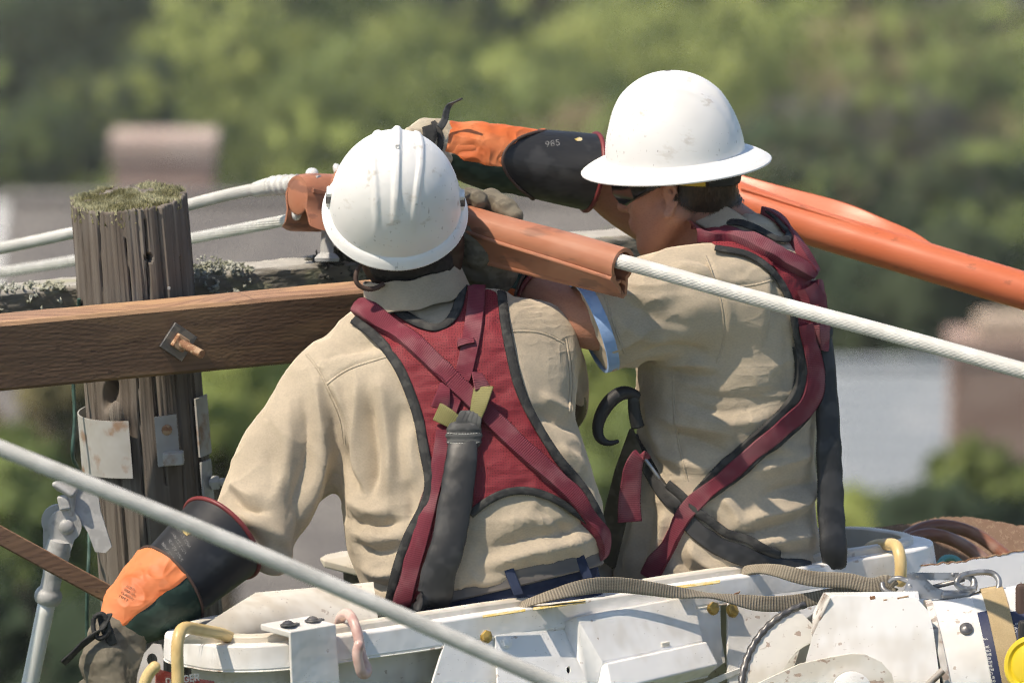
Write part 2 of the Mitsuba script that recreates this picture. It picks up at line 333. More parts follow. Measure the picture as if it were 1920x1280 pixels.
b_web = lambda p, n, uv: 0.0005 * dr.sin(uv.y * (2 * math.pi / 0.0036)) + 0.0006 * noise(p.x * 90, p.y * 90, p.z * 90)
mat('web_red', c_web((0.190, 0.032, 0.052), (0.28, 0.115, 0.130)), 0.75, bump=b_web, eps=5e-4, specular=0.3, sheen=0.3)
def c_mesh(p, n, uv):
    a, b = uv.x / 0.0046, uv.y / 0.0046
    hole = smoothstep(0.30, 0.12, dr.sqrt(dr.square(a - dr.floor(a) - 0.5) + dr.square(b - dr.floor(b) - 0.5)))
    k = fbm(p.x * 30, p.y * 30, p.z * 30, 3)
    return mix(mix((0.185, 0.012, 0.022), (0.26, 0.040, 0.050), k), (0.05, 0.006, 0.01), 0.9 * hole)
mat('mesh_red', c_mesh, 0.7, bump=lambda p, n, uv: 0.0045 * fbm(p.x * 38, p.y * 38, p.z * 70, 2), eps=1e-3, specular=0.35)
mat('edge_black', speck((0.020, 0.021, 0.022), (0.045, 0.046, 0.044), 60), 0.8, bump=lambda p, n, uv: 0.0005 * noise(p.x * 400, p.y * 400, p.z * 400), eps=6e-4)
mat('nylon_black', speck((0.022, 0.023, 0.024), (0.040, 0.041, 0.042), 25), 0.48, bump=lambda p, n, uv: 0.0016 * fbm(p.x * 40, p.y * 40, p.z * 26, 2), eps=1.5e-3, specular=0.45)
mat('web_grey', speck((0.055, 0.057, 0.058), (0.095, 0.097, 0.095), 60), 0.8)
mat('web_green', lambda p, n, uv: mix((0.19, 0.175, 0.055), (0.29, 0.27, 0.11), fbm(p.x * 60, p.y * 60, p.z * 60)) * (0.8 + 0.2 * dr.sin(uv.y * (2 * math.pi / 0.0034))), 0.75)
mat('web_beige', lambda p, n, uv: mix((0.30, 0.25, 0.185), (0.46, 0.41, 0.32), fbm(p.x * 50, p.y * 50, p.z * 50)) * (0.74 + 0.26 * dr.sin(uv.y * (2 * math.pi / 0.0052))) * (0.86 + 0.14 * dr.cos(uv.x * 34)), 0.85, bump=lambda p, n, uv: 0.0006 * dr.sin(uv.y * (2 * math.pi / 0.0052)), eps=5e-4)
mat('web_tan', lambda p, n, uv: mix((0.42, 0.31, 0.155), (0.52, 0.41, 0.24), fbm(p.x * 40, p.y * 40, p.z * 40)) * (0.85 + 0.15 * dr.sin(uv.y * (2 * math.pi / 0.0042))), 0.8)
SCUFF = []
def c_hat(p, n, uv):
    q = mi.Float(0.0)
    for c, r, k in SCUFF: q = dr.maximum(q, k * smoothstep(0.42, 0.85, fbm(p.x * 120 + p.z * 60, p.y * 120, p.z * 160, 4) + 0.45 * (dr.exp(-(dr.square(p.x - c[0]) + dr.square(p.y - c[1]) + dr.square(p.z - c[2])) / (r * r)) - 0.55)))
    s = smoothstep(0.66, 0.80, fbm(p.x * 45, p.y * 45, p.z * 45, 4)) * smoothstep(0.40, 0.56, noise(p.x * 11, p.y * 11, p.z * 11))
    g = smoothstep(0.55, 0.8, fbm(p.x * 7 + 3, p.y * 7, p.z * 7, 3)); t = smoothstep(0.84, 0.90, noise(p.x * 260, p.y * 260, p.z * 120)) * smoothstep(0.5, 0.6, noise(p.x * 13 + 9, p.y * 13, p.z * 13))
    return mix(mix(mix(mix((0.80, 0.80, 0.785), (0.72, 0.715, 0.69), g), (0.42, 0.36, 0.28), 0.45 * s), (0.34, 0.32, 0.30), 0.5 * t), (0.46, 0.40, 0.33), 0.8 * q)
mat('hat_white', c_hat, 0.38, specular=0.45, bump=lambda p, n, uv: 0.0008 * fbm(p.x * 30, p.y * 30, p.z * 30, 2), eps=1e-3)
mat('skin_tan', lambda p, n, uv: mix(mix((0.47, 0.240, 0.160), (0.39, 0.175, 0.112), fbm(p.x * 30, p.y * 30, p.z * 30)), (0.25, 0.10, 0.06), 0.18 * smoothstep(0.5, 0.75, noise(p.x * 420, p.y * 420, p.z * 420))), 0.5, specular=0.4, bump=lambda p, n, uv: 0.0004 * noise(p.x * 330, p.y * 330, p.z * 330), eps=6e-4)
mat('skin_dark', speck((0.040, 0.022, 0.015), (0.060, 0.034, 0.024), 40), 0.45, specular=0.4)
mat('hair_dark', lambda p, n, uv: mix((0.020, 0.012, 0.008), (0.075, 0.042, 0.024), noise(uv.x * 60, uv.y * 4)), 0.5)
mat('hair_black', speck((0.010, 0.009, 0.009), (0.022, 0.019, 0.018), 180), 0.7)
mat('plastic_black', (0.020, 0.020, 0.021), 0.6)
mat('lens_black', (0.008, 0.008, 0.010), 0.08, specular=0.6)
mat('plastic_yellow', (0.62, 0.42, 0.05), 0.4)
mat('denim', speck((0.013, 0.022, 0.055), (0.022, 0.035, 0.078), 30), 0.85)
mat('belt_grey', lambda p, n, uv: mix((0.085, 0.082, 0.085), (0.16, 0.145, 0.13), noise(p.x * 20, p.y * 20, p.z * 160)), 0.75)
mat('cuff_blue', speck((0.24, 0.37, 0.62), (0.31, 0.44, 0.68), 40), 0.85)
# rubber and leather of the gloves, the line covers
def c_rub(p, n, uv):
    d = smoothstep(0.50, 0.74, fbm(p.x * 22, p.y * 22, p.z * 22, 4)); return mix((0.021, 0.022, 0.024), (0.075, 0.075, 0.076), 0.5 * d)
mat('rubber_black', c_rub, lambda p, n, uv: 0.34 + 0.25 * fbm(p.x * 25, p.y * 25, p.z * 25), specular=0.5, bump=lambda p, n, uv: 0.002 * fbm(p.x * 18, p.y * 18, p.z * 18, 2), eps=2e-3)
mat('rubber_maroon', speck((0.15, 0.022, 0.026), (0.19, 0.035, 0.036), 20), 0.45)
mat('leather_orange', lambda p, n, uv: mix(mix((0.68, 0.220, 0.080), (0.57, 0.130, 0.030), smoothstep(0.38, 0.62, fbm(p.x * 14, p.y * 14, p.z * 14, 3))), (0.30, 0.10, 0.04), 0.3 * smoothstep(0.62, 0.78, fbm(p.x * 44, p.y * 44, p.z * 44, 3))), 0.55, bump=lambda p, n, uv: 0.004 * fbm(p.x * 26, p.y * 26, p.z * 26, 2), eps=1.5e-3)
mat('leather_green', speck((0.012, 0.032, 0.022), (0.026, 0.056, 0.040), 30), 0.6, bump=lambda p, n, uv: 0.003 * fbm(p.x * 30, p.y * 30, p.z * 30, 2), eps=1.5e-3)
mat('leather_grey', lambda p, n, uv: mix(mix((0.125, 0.110, 0.082), (0.20, 0.178, 0.132), fbm(p.x * 30, p.y * 30, p.z * 30)), (0.08, 0.068, 0.05), 0.65 * smoothstep(0.5, 0.7, fbm(p.x * 55, p.y * 55, p.z * 55, 3))), 0.8, bump=lambda p, n, uv: 0.003 * fbm(p.x * 60, p.y * 60, p.z * 60, 2), eps=1e-3)
mat('leather_brown', (0.075, 0.045, 0.035), 0.7)
def c_hose(p, n, uv):
    k = fbm(p.x * 18, p.y * 18, p.z * 18, 3); d = smoothstep(0.60, 0.72, fbm(p.x * 16 + 4, p.y * 16, p.z * 50, 4)); return mix(mix((0.38, 0.140, 0.070), (0.46, 0.225, 0.145), k), (0.17, 0.085, 0.06), 0.55 * d)
mat('rubber_orange', c_hose, 0.42, specular=0.4, bump=lambda p, n, uv: 0.0014 * fbm(p.x * 26, p.y * 26, p.z * 26, 2), eps=1.5e-3)
mat('rubber_orange_bright', lambda p, n, uv: mix(mix((0.56, 0.130, 0.048), (0.62, 0.190, 0.095), fbm(p.x * 9, p.y * 9, p.z * 9)), (0.30, 0.09, 0.045), 0.5 * smoothstep(0.66, 0.74, fbm(p.x * 30, p.y * 30, p.z * 70, 4))), 0.38, specular=0.45, bump=lambda p, n, uv: 0.0016 * fbm(p.x * 16, p.y * 16, p.z * 16, 2), eps=2e-3)
mat('wire_white', speck((0.56, 0.56, 0.53), (0.64, 0.64, 0.61), 40), 0.5)
mat('hose_brown', lambda p, n, uv: mix(mix((0.19, 0.075, 0.045), (0.26, 0.13, 0.08), fbm(p.x * 25, p.y * 25, p.z * 25)), (0.42, 0.36, 0.32), 0.4 * smoothstep(0.5, 0.7, fbm(p.x * 12 + 7, p.y * 12, p.z * 12))), 0.3, specular=0.5)
mat('board_brown', lambda p, n, uv: mix(mix((0.180, 0.110, 0.072), (0.235, 0.155, 0.108), fbm(p.x * 70, p.y * 70, p.z * 25)), (0.42, 0.31, 0.22), 0.35 * smoothstep(0.62, 0.78, noise(p.x * 420, p.y * 420, p.z * 130))), 0.85, bump=lambda p, n, uv: 0.0007 * noise(p.x * 200, p.y * 200, p.z * 60), eps=1e-3)
# painted metal and fibreglass of the bucket and the boom
def c_wht(base, dirt, rust, hi=0.70):
    def f(p, n, uv):
        g = 0.78 * fbm(p.x * 9, p.y * 9, p.z * 14, 3) + 0.22 * fbm(p.x * 70, p.y * 70, p.z * 9, 2); s = smoothstep(hi + 0.04, hi + 0.12, fbm(p.x * 75, p.y * 75, p.z * 75, 4)); t = smoothstep(0.86, 0.92, noise(p.x * 260, p.y * 260, p.z * 420)) * smoothstep(0.5, 0.65, noise(p.x * 17, p.y * 17, p.z * 17))
        return mix(mix(mix(base, dirt, smoothstep(0.42, 0.70, g)), rust, 0.6 * s), (0.34, 0.31, 0.28), 0.5 * t)
    return f
mat('paint_white', c_wht((0.80, 0.80, 0.79), (0.66, 0.64, 0.60), (0.30, 0.20, 0.13)), 0.35, specular=0.45, bump=lambda p, n, uv: 0.0007 * fbm(p.x * 60, p.y * 60, p.z * 60, 2), eps=1e-3)
mat('paint_rusty', c_wht((0.74, 0.72, 0.67), (0.62, 0.58, 0.50), (0.24, 0.11, 0.05), 0.60), 0.5, bump=lambda p, n, uv: 0.001 * fbm(p.x * 70, p.y * 70, p.z * 70, 2), eps=1e-3)
mat('paint_chipped', c_wht((0.70, 0.69, 0.65), (0.30, 0.27, 0.24), (0.16, 0.08, 0.04), 0.52), 0.5)
mat('fibreglass', c_wht((0.70, 0.665, 0.585), (0.56, 0.505, 0.41), (0.34, 0.27, 0.20), 0.68), 0.4, bump=lambda p, n, uv: 0.0008 * fbm(p.x * 40, p.y * 40, p.z * 40, 2), eps=1e-3)
mat('fibre_wall', c_wht((0.60, 0.575, 0.54), (0.46, 0.42, 0.38), (0.26, 0.20, 0.16), 0.66), 0.45)
mat('plastic_cream', speck((0.66, 0.50, 0.23), (0.57, 0.40, 0.16), 25, 0.4, 0.8), 0.35, specular=0.45, bump=lambda p, n, uv: 0.0012 * fbm(p.x * 50, p.y * 50, p.z * 50, 2), eps=1e-3)
mat('plastic_pink', speck((0.66, 0.47, 0.41), (0.52, 0.32, 0.28), 40, 0.45, 0.75), 0.35)
mat('bolt_yellow', speck((0.52, 0.36, 0.10), (0.38, 0.25, 0.07), 120), 0.35, metallic=0.3)
mat('steel', speck((0.40, 0.41, 0.42), (0.25, 0.25, 0.25), 60), 0.42, metallic=0.7, bump=lambda p, n, uv: 0.0008 * fbm(p.x * 90, p.y * 90, p.z * 90, 2), eps=1e-3)
mat('steel_dark', speck((0.13, 0.13, 0.135), (0.22, 0.21, 0.20), 60), 0.4, metallic=0.6)
mat('galvanised', speck((0.46, 0.465, 0.46), (0.38, 0.385, 0.38), 55), 0.55, metallic=0.1)
mat('zinc_rusty', lambda p, n, uv: mix(mix((0.48, 0.485, 0.48), (0.38, 0.37, 0.34), fbm(p.x * 40, p.y * 40, p.z * 40)), (0.28, 0.15, 0.075), 0.8 * smoothstep(0.56, 0.80, fbm(p.x * 38, p.y * 38, p.z * 30, 4))), 0.6, metallic=0.1)
mat('rust', speck((0.26, 0.135, 0.075), (0.44, 0.30, 0.19), 130), 0.85)
mat('porcelain', (0.70, 0.72, 0.70), 0.2, specular=0.5)
mat('ink_white', (0.62, 0.62, 0.60), 0.7); mat('ink_faded', speck((0.24, 0.24, 0.235), (0.10, 0.10, 0.10), 300), 0.7)
mat('ink_dark', (0.10, 0.04, 0.02), 0.7)
mat('ink_navy', (0.022, 0.030, 0.075), 0.45)
mat('sticker_red', speck((0.34, 0.05, 0.04), (0.40, 0.12, 0.10), 90), 0.5)
mat('sticker_yellow', speck((0.56, 0.42, 0.13), (0.60, 0.52, 0.32), 90), 0.5)
mat('paint_yellow', (0.66, 0.50, 0.02), 0.35)
mat('wire_green', speck((0.035, 0.075, 0.062), (0.06, 0.12, 0.10), 60), 0.5)
mat('hose_teal', (0.14, 0.36, 0.32), 0.4)
# wood
AX = unit(P(480, 625, 0.39) - P(0, 670, 0.20)); AO = P(270, 645, 0.31)
def c_arm(p, n, uv):
    u = (p.x - AO[0]) * AX[0] + (p.y - AO[1]) * AX[1] + (p.z - AO[2]) * AX[2]; z = p.z - AO[2] - u * AX[2]; y = p.y - AO[1] - u * AX[1]
    sw = dr.exp(-dr.square((u - 0.02) * 7.0)) * smoothstep(-0.05, 0.055, z) + 0.7 * dr.exp(-dr.square((u + 0.42) * 5.0)) * smoothstep(0.05, -0.05, z)
    r = z + y * 0.55 + 0.075 * (fbm(u * 2.6, z * 7, y * 7, 3) - 0.5) + 0.040 * sw
    ring = 0.5 + 0.5 * dr.sin(r * 560 + 5 * noise(u * 5, z * 22, y * 22)); st = noise(u * 14, z * 420, y * 420); k = fbm(u * 9, z * 34, y * 34, 3)
    inc = smoothstep(0.86, 0.91, noise(u * 62, z * 330, 3.0)) * smoothstep(0.4, 0.5, noise(u * 20, z * 60, 1.0))
    c = mix((0.150, 0.090, 0.054), (0.090, 0.051, 0.032), smoothstep(0.25, 0.95, ring) * 0.55 + 0.3 * st)
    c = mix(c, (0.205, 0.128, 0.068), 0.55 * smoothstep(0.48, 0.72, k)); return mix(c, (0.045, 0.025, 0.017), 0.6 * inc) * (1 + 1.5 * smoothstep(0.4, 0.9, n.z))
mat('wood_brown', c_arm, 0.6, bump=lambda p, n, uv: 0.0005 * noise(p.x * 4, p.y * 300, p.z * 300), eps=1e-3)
def c_pole(p, n, uv):
    a = uv.x; st = fbm(a * 90, uv.y * 3.0, 0.0, 3); fine = noise(a * 420, uv.y * 9, 2.0); k = fbm(a * 9, uv.y * 5, 7.0, 3); cr = smoothstep(0.70, 0.80, noise(a * 64, uv.y * 2.2, 9.0))
    c = mix((0.130, 0.112, 0.096), (0.235, 0.212, 0.186), smoothstep(0.3, 0.72, st) * 0.7 + 0.3 * fine); c = mix(c, (0.100, 0.076, 0.058), 0.5 * smoothstep(0.45, 0.7, k))
    return mix(c, (0.045, 0.034, 0.026), 0.7 * cr)
mat('wood_grey', c_pole, 0.85, bump=lambda p, n, uv: 0.004 * fbm(uv.x * 150, uv.y * 5, 0.0, 3), eps=1e-3)
def c_old(p, n, uv):
    st = fbm(p.x * 6, p.y * 90, p.z * 110, 3); k = fbm(p.x * 22, p.y * 22, p.z * 22, 4); c = mix((0.10, 0.09, 0.072), (0.27, 0.25, 0.205), st)
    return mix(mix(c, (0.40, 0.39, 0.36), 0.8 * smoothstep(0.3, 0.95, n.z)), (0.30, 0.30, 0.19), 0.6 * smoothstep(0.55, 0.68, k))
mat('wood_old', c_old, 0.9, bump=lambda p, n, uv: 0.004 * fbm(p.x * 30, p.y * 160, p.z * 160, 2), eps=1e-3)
mat('moss', speck((0.19, 0.18, 0.085), (0.42, 0.41, 0.26), 28, 0.38, 0.62), 0.95)
mat('lichen', speck((0.40, 0.41, 0.36), (0.23, 0.24, 0.18), 50), 0.95)
mat('lichen_dark', speck((0.06, 0.06, 0.055), (0.13, 0.13, 0.11), 90), 0.95)
# far things
mat('brick', speck((0.26, 0.180, 0.150), (0.31, 0.230, 0.195), 3), 0.9)
mat('brick_pale', speck((0.33, 0.245, 0.210), (0.28, 0.20, 0.17), 3), 0.9)
mat('stone_pale', (0.40, 0.32, 0.25), 0.9)
mat('stone_cap', speck((0.42, 0.345, 0.305), (0.38, 0.30, 0.26), 3), 0.9)
mat('shingle_grey', speck((0.150, 0.142, 0.138), (0.185, 0.175, 0.165), 2), 0.9)
mat('shingle_pale', speck((0.25, 0.280, 0.305), (0.30, 0.325, 0.345), 1.5), 0.6)
mat('trim_white', (0.55, 0.56, 0.55), 0.6)
mat('wall_grey', (0.30, 0.29, 0.28), 0.8)
mat('glass_dark', (0.03, 0.035, 0.04), 0.1)
mat('ground_green', speck((0.055, 0.075, 0.022), (0.085, 0.10, 0.038), 0.15, 0.4, 0.6), 1.0)
# ---------------------------------------------------------------- the land, the houses and the trees far below
def ground_z(x, y):
    y = np.asarray(y, float)
    z = np.interp(y, [-4000, -60, 20, 60, 120, 230, 330, 700, 4000], [0, 0, -0.5, -5.0, -14.0, -22.0, -16.0, 2.0, 12.0])
    return z + 1.6 * (meshkit.fbm(np.stack([x / 60.0, y / 60.0, y * 0], -1), 3, 5) - 0.5) * np.clip((y - 60) / 60, 0, 1)
def build_terrain():
    xs = np.r_[np.linspace(-1250, -130, 16), np.linspace(-120, 120, 61), np.linspace(130, 1250, 16)]
    ys = np.r_[np.linspace(-1000, -60, 12), np.linspace(-50, 420, 95), np.linspace(450, 1500, 20)]
    X, Y = np.meshgrid(xs, ys, indexing='ij'); Z = ground_z(X, Y)
    m = trimesh.Trimesh(np.stack([X, Y, Z], -1).reshape(-1, 3), quads(grid_faces(len(xs), len(ys))), process=False)
    if m.face_normals[:, 2].mean() < 0: m.invert()
    put('terrain', m, 'ground_green', smooth=True, kind='structure', label='green hillside falling away behind the men')
build_terrain()
for k, (a, b) in {'leaf_light': ((0.330, 0.380, 0.130), (0.270, 0.325, 0.105)), 'leaf_mid': ((0.195, 0.250, 0.095), (0.230, 0.280, 0.105)), 'leaf_dark': ((0.065, 0.095, 0.060), (0.090, 0.118, 0.070)), 'leaf_olive': ((0.255, 0.235, 0.130), (0.225, 0.185, 0.115)), 'leaf_grey': ((0.185, 0.185, 0.150), (0.145, 0.150, 0.125))}.items():
    scene[k] = {'type': 'principledthin', 'base_color': proc(speck(a, b, 0.7)), 'roughness': 0.8, 'diff_trans': 0.8, 'spec_trans': 0.0, 'eta': 1.3}
def leaves(c, r, n, size, seed, flat=0.8):
    """a crown of n leaf sprays: lumps through the volume, thinner towards the middle, an uneven outline"""
    g = np.random.default_rng(seed); nl = 9
    lump = g.normal(size=(nl, 3)); lump = unit(lump) * g.uniform(0.25, 0.78, (nl, 1)) ** 0.7; lr = g.uniform(0.30, 0.55, nl)
    i = g.integers(0, nl, n); q = lump[i] + unit(g.normal(size=(n, 3))) * (lr[i] * g.uniform(0.55, 1.0, n) ** 0.5)[:, None]
    q = c + q * np.array([r, r, r * flat]); nn = unit(unit(q - c) + 0.9 * g.normal(size=(n, 3))); a = unit(np.cross(nn, g.normal(size=(n, 3)))); b = np.cross(nn, a)
    s = size * g.uniform(0.6, 1.3, (n, 1)); v = np.stack([q - a * s, q - b * s * 0.6, q + a * s, q + b * s * 0.6], 1).reshape(-1, 3)
    f = (np.arange(n) * 4)[:, None, None] + np.array([[0, 1, 2], [0, 2, 3]])[None]
    return v, f.reshape(-1, 3), np.repeat(unit(unit(q - c) + 0.35 * unit(q - (c + lump[i] * r))), 4, 0)
def leafy(v, f, n, m):
    """leaf sprays shaded by the lumps of the crown they belong to"""
    return {'type': 'ply', 'filename': meshkit.write_ply((v, f), normals=n), 'face_normals': False, 'bsdf': {'type': 'ref', 'id': m}}
def trunk(base, top, r, seed, reach=9.0):
    g = np.random.default_rng(seed); mid = (base + top) / 2 + g.normal(size=3) * 0.08 * np.linalg.norm(top - base)
    parts = [sweep([base, mid, top], [r, r * 0.75, r * 0.35], 8, 8)]
    for _ in range(5):
        a = mid + (top - mid) * g.uniform(0.0, 0.9) if reach > 5 else top + (mid - top) * g.uniform(0.0, 0.12); parts.append(sweep([a, a + unit(g.normal(size=3) + [0, 0, 0.8]) * min(np.linalg.norm(top - base) * 0.4, reach)], [r * 0.4, r * 0.1], 5, 4))
    return cat(parts)
mat('bark', (0.09, 0.07, 0.05), 0.9)
def tree(name, label, x, y, h, r, mater, seed, n=1500, size=0.22, group=None, cat_='tree'):
    z = float(ground_z(np.array(x), np.array(y))) ; base = np.array([x, y, z - 0.2]); top = np.array([x, y, z + h * 0.85]); c = np.array([x, y, z + h - r * 0.8])
    t = thing(name, label, cat_, group); scene[t + '__crown'] = leafy(*leaves(c, r, n, size, seed), mater); put('trunk', trunk(base, top, 0.03 * h + 0.03, seed, 0.6 * r), 'bark', t)
    return t
# the wood on the far slope: more crowns than one could count
def wood():
    g = np.random.default_rng(11); lots = {k: [] for k in ('leaf_light', 'leaf_mid', 'leaf_dark', 'leaf_olive', 'leaf_grey')}
    for row, y in enumerate(np.arange(74, 420, 5.5)):
        half = 0.135 * (y + 12) + 10
        for x in np.arange(-half, half, 4.6):
            if y < 100 and abs(x) < 0.11 * (y + 12) and g.random() < 0.45: continue
            X, Y = x + g.uniform(-1.8, 1.8), y + g.uniform(-2.2, 2.2); r = g.uniform(1.7, 3.6); z = float(ground_z(np.array(X), np.array(Y)))
            k = float(meshkit.fbm(np.array([X / 9.0, Y / 16.0, 0.3]), 2, 21)); u = X / (0.073 * (Y + 12)); dark = np.clip((Y - (183 + 32 * u)) / 14, 0, 1); q = k + g.normal() * 0.055 + 0.06 - 0.08 * max(u, -.2) - 0.24 * dark - (0.10 if abs(u + .25) < .13 and Y > 172 else 0)
            kind = 'leaf_light' if q > 0.56 else 'leaf_mid' if q > 0.47 else 'leaf_dark' if q < 0.38 else 'leaf_olive' if g.random() < 0.45 else 'leaf_mid'
            if u > 0.55 and g.random() < 0.25: kind = 'leaf_grey'
            lots[kind].append((np.array([X, Y, z + r * 0.9 + g.uniform(0, 1.2)]), r, int(g.integers(1 << 30))))
    for i, (k, l) in enumerate(lots.items()):
        vs, fs, ns, at = [], [], [], 0
        for c, r, s in l:
            n = int(150 * r / 2.4) if c[1] > 180 else int(330 * r / 2.4); v, f, nn = leaves(c, r, n, 0.42 if c[1] > 180 else 0.30, s); vs.append(v); ns.append(nn); fs.append(f + at); at += len(v)
        key = 'wood' if i == 0 else 'wood__%03d' % i
        scene[key] = leafy(np.vstack(vs), np.vstack(fs), np.vstack(ns), k)
    labels['wood'] = {'label': 'sunlit green scrub and trees covering the far hillside, out of focus', 'kind': 'stuff'}
wood()

def house_part(name, verts, faces, m, parent, **kw): return put(name, trimesh.Trimesh(np.asarray(verts, float), faces, process=False), m, parent, smooth=False, **kw)
def box_mesh(lo, hi):
    b = trimesh.creation.box(extents=np.array(hi) - np.array(lo)); b.apply_translation((np.array(hi) + np.array(lo)) / 2); return b
def at_depth(x, y, Y):
    """the surveyed sight line's point at the distance Y (world y)"""
    d = P(x, y, 0) - EYE; return EYE + d * ((Y - EYE[1]) / d[1])
def chimney(parent, c, w, dep, zt, zb, caph, m_body, m_cap, pot=None, label=None):
    """courses of brick under a projecting cap"""
    k = put('chimney', box_mesh([c[0] - w / 2, c[1] - dep / 2, zb], [c[0] + w / 2, c[1] + dep / 2, zt - caph]), m_body, parent, smooth=False, label=label)
    put('chimney_cap', box_mesh([c[0] - w / 2 - 0.03, c[1] - dep / 2 - 0.03, zt - caph], [c[0] + w / 2 + 0.03, c[1] + dep / 2 + 0.03, zt]), m_cap, k)
    if pot: put('chimney_pot', lathe([(0.0, 0), (pot, 0), (pot * 0.85, 0.32), (pot * 0.7, 0.32), (0.0, 0.3)], np.array([c[0], c[1], zt]), [0, 0, 1]), 'brick', k)
    return k
def grey_house():
    t = thing('house', 'house with a wide grey shingle roof and a brick chimney, behind the pole', 'house')
    yr, ye = 50.5, 43.0                                   # ridge and near eave, the roof slopes towards the camera
    R = at_depth(600, 372, yr); zr = R[2]; x0, x1 = at_depth(10, 372, yr)[0], at_depth(1235, 372, yr)[0]; ze = zr - (yr - ye) * 0.42
    n = 26; rows = []
    for i in range(n):                                    # courses of shingles, each lapping the one below
        a, b = i / n, (i + 1) / n + 0.012; ya, yb = ye + (yr - ye) * a, ye + (yr - ye) * b; za, zb = ze + (zr - ze) * a, ze + (zr - ze) * b
        rows.append(hull([[x, y, z + dz] for x in (x0, x1) for y, z, dz in ((ya, za, 0.03), (ya, za, -0.06), (yb, zb, 0.005), (yb, zb, -0.06))]))
    roof = put('roof', cat(rows), 'shingle_grey', t, smooth=False)
    put('roof_slope', hull([[x, y, z] for x in (x0, x1) for y, z in ((yr, zr), (yr, zr - 0.1), (yr + 7.5, ze), (yr + 7.5, ze - 0.1))]), 'shingle_grey', roof, smooth=False)
    put('ridge_cap', box_mesh([x0 - .05, yr - 0.14, zr - 0.02], [x1 + .05, yr + 0.14, zr + 0.05]), 'shingle_grey', roof, smooth=False)
    for sx in (x0, x1): put('rake_board', hull([[sx + o, y, z + dz] for o in (-0.08, 0.04) for y, z in ((ye - 0.3, ze - 0.1), (yr, zr + 0.05)) for dz in (-0.24, 0.0)]), 'trim_white', roof, smooth=False)
    zb = float(ground_z(np.array((x0 + x1) / 2), np.array(46.0))) - 1
    put('wall', box_mesh([x0 + 0.3, ye + 0.35, zb], [x1 - 0.3, yr + 7.2, ze + 0.05]), 'wall_grey', t, smooth=False)
    put('gable', hull([[x, y, z] for x in (x0 + 0.3, x1 - 0.3) for y, z in ((ye + .4, ze), (yr, zr - 0.15), (yr + 7.1, ze))]), 'wall_grey', t, smooth=False)
    for i in range(4):
        xx = x0 + 1.0 + i * (x1 - x0 - 2) / 3.3; w = put('window', box_mesh([xx, ye + 0.30, ze - 2.0], [xx + 0.9, ye + 0.36, ze - 0.7]), 'trim_white', t, smooth=False)
        put('pane', box_mesh([xx + 0.08, ye + 0.285, ze - 1.92], [xx + 0.82, ye + 0.315, ze - 0.78]), 'glass_dark', w, smooth=False)
    a, b, top = at_depth(212, 300, 51.2), at_depth(398, 300, 51.2), at_depth(300, 262, 51.2)
    chimney(t, [(a[0] + b[0]) / 2, 51.5], b[0] - a[0], 0.62, top[2], zr - 1.2, 0.19, 'brick_pale', 'stone_cap', label='pale brick chimney with a broad cap')
grey_house()
def pale_house():
    t = thing('house', 'house with a pale blue grey roof and a tall brick chimney, at the right', 'house')
    yr, ye = 66.0, 58.0; A, B = at_depth(1545, 688, yr), at_depth(2050, 688, yr); zr = A[2]; x0, x1 = A[0], B[0]; ze = zr - (yr - ye) * 0.30; n = 22
    rows = [hull([[x, y, z + dz] for x in (x0, x1) for y, z, dz in ((ye + (yr - ye) * i / n, ze + (zr - ze) * i / n, 0.03), (ye + (yr - ye) * i / n, ze + (zr - ze) * i / n, -0.06), (ye + (yr - ye) * (i + 1.3) / n, ze + (zr - ze) * (i + 1.3) / n, 0.0))]) for i in range(n)]
    roof = put('roof', cat(rows), 'shingle_pale', t, smooth=False)
    put('roof_slope', hull([[x, y, z] for x in (x0, x1) for y, z in ((yr, zr), (yr, zr - 0.1), (yr + 6, ze), (yr + 6, ze - 0.1))]), 'shingle_pale', roof, smooth=False)
    put('ridge_cap', box_mesh([x0, yr - 0.12, zr], [x1, yr + 0.12, zr + 0.09]), 'shingle_pale', roof, smooth=False)
    zb = float(ground_z(np.array(x0), np.array(62.0))) - 2
    put('wall', box_mesh([x0 + .2, ye + .3, min(zb, ze - 2.6)], [x1 - .2, yr + 5.7, ze]), 'wall_grey', t, smooth=False)
    for i in range(2):
        xx = x0 + 0.8 + i * 1.7; w = put('window', box_mesh([xx, ye + 0.25, ze - 1.8], [xx + 0.9, ye + 0.31, ze - 0.6]), 'trim_white', t, smooth=False); put('pane', box_mesh([xx + 0.08, ye + 0.235, ze - 1.72], [xx + 0.82, ye + 0.265, ze - 0.68]), 'glass_dark', w, smooth=False)
    Y = 57.0; a, b, top = at_depth(1786, 700, Y), at_depth(1990, 700, Y), at_depth(1850, 640, Y)
    k = chimney(t, [(a[0] + b[0]) / 2, Y + 0.4], b[0] - a[0], 0.7, top[2], min(zb, ze - 3), 0.22, 'brick', 'brick_pale', label='tall brick chimney with a pale top')
    put('chimney_pot', box_mesh([at_depth(1836, 600, Y)[0], Y + .15, top[2]], [b[0], Y + .65, at_depth(1850, 606, Y)[2]]), 'stone_pale', k, smooth=False)
pale_house()
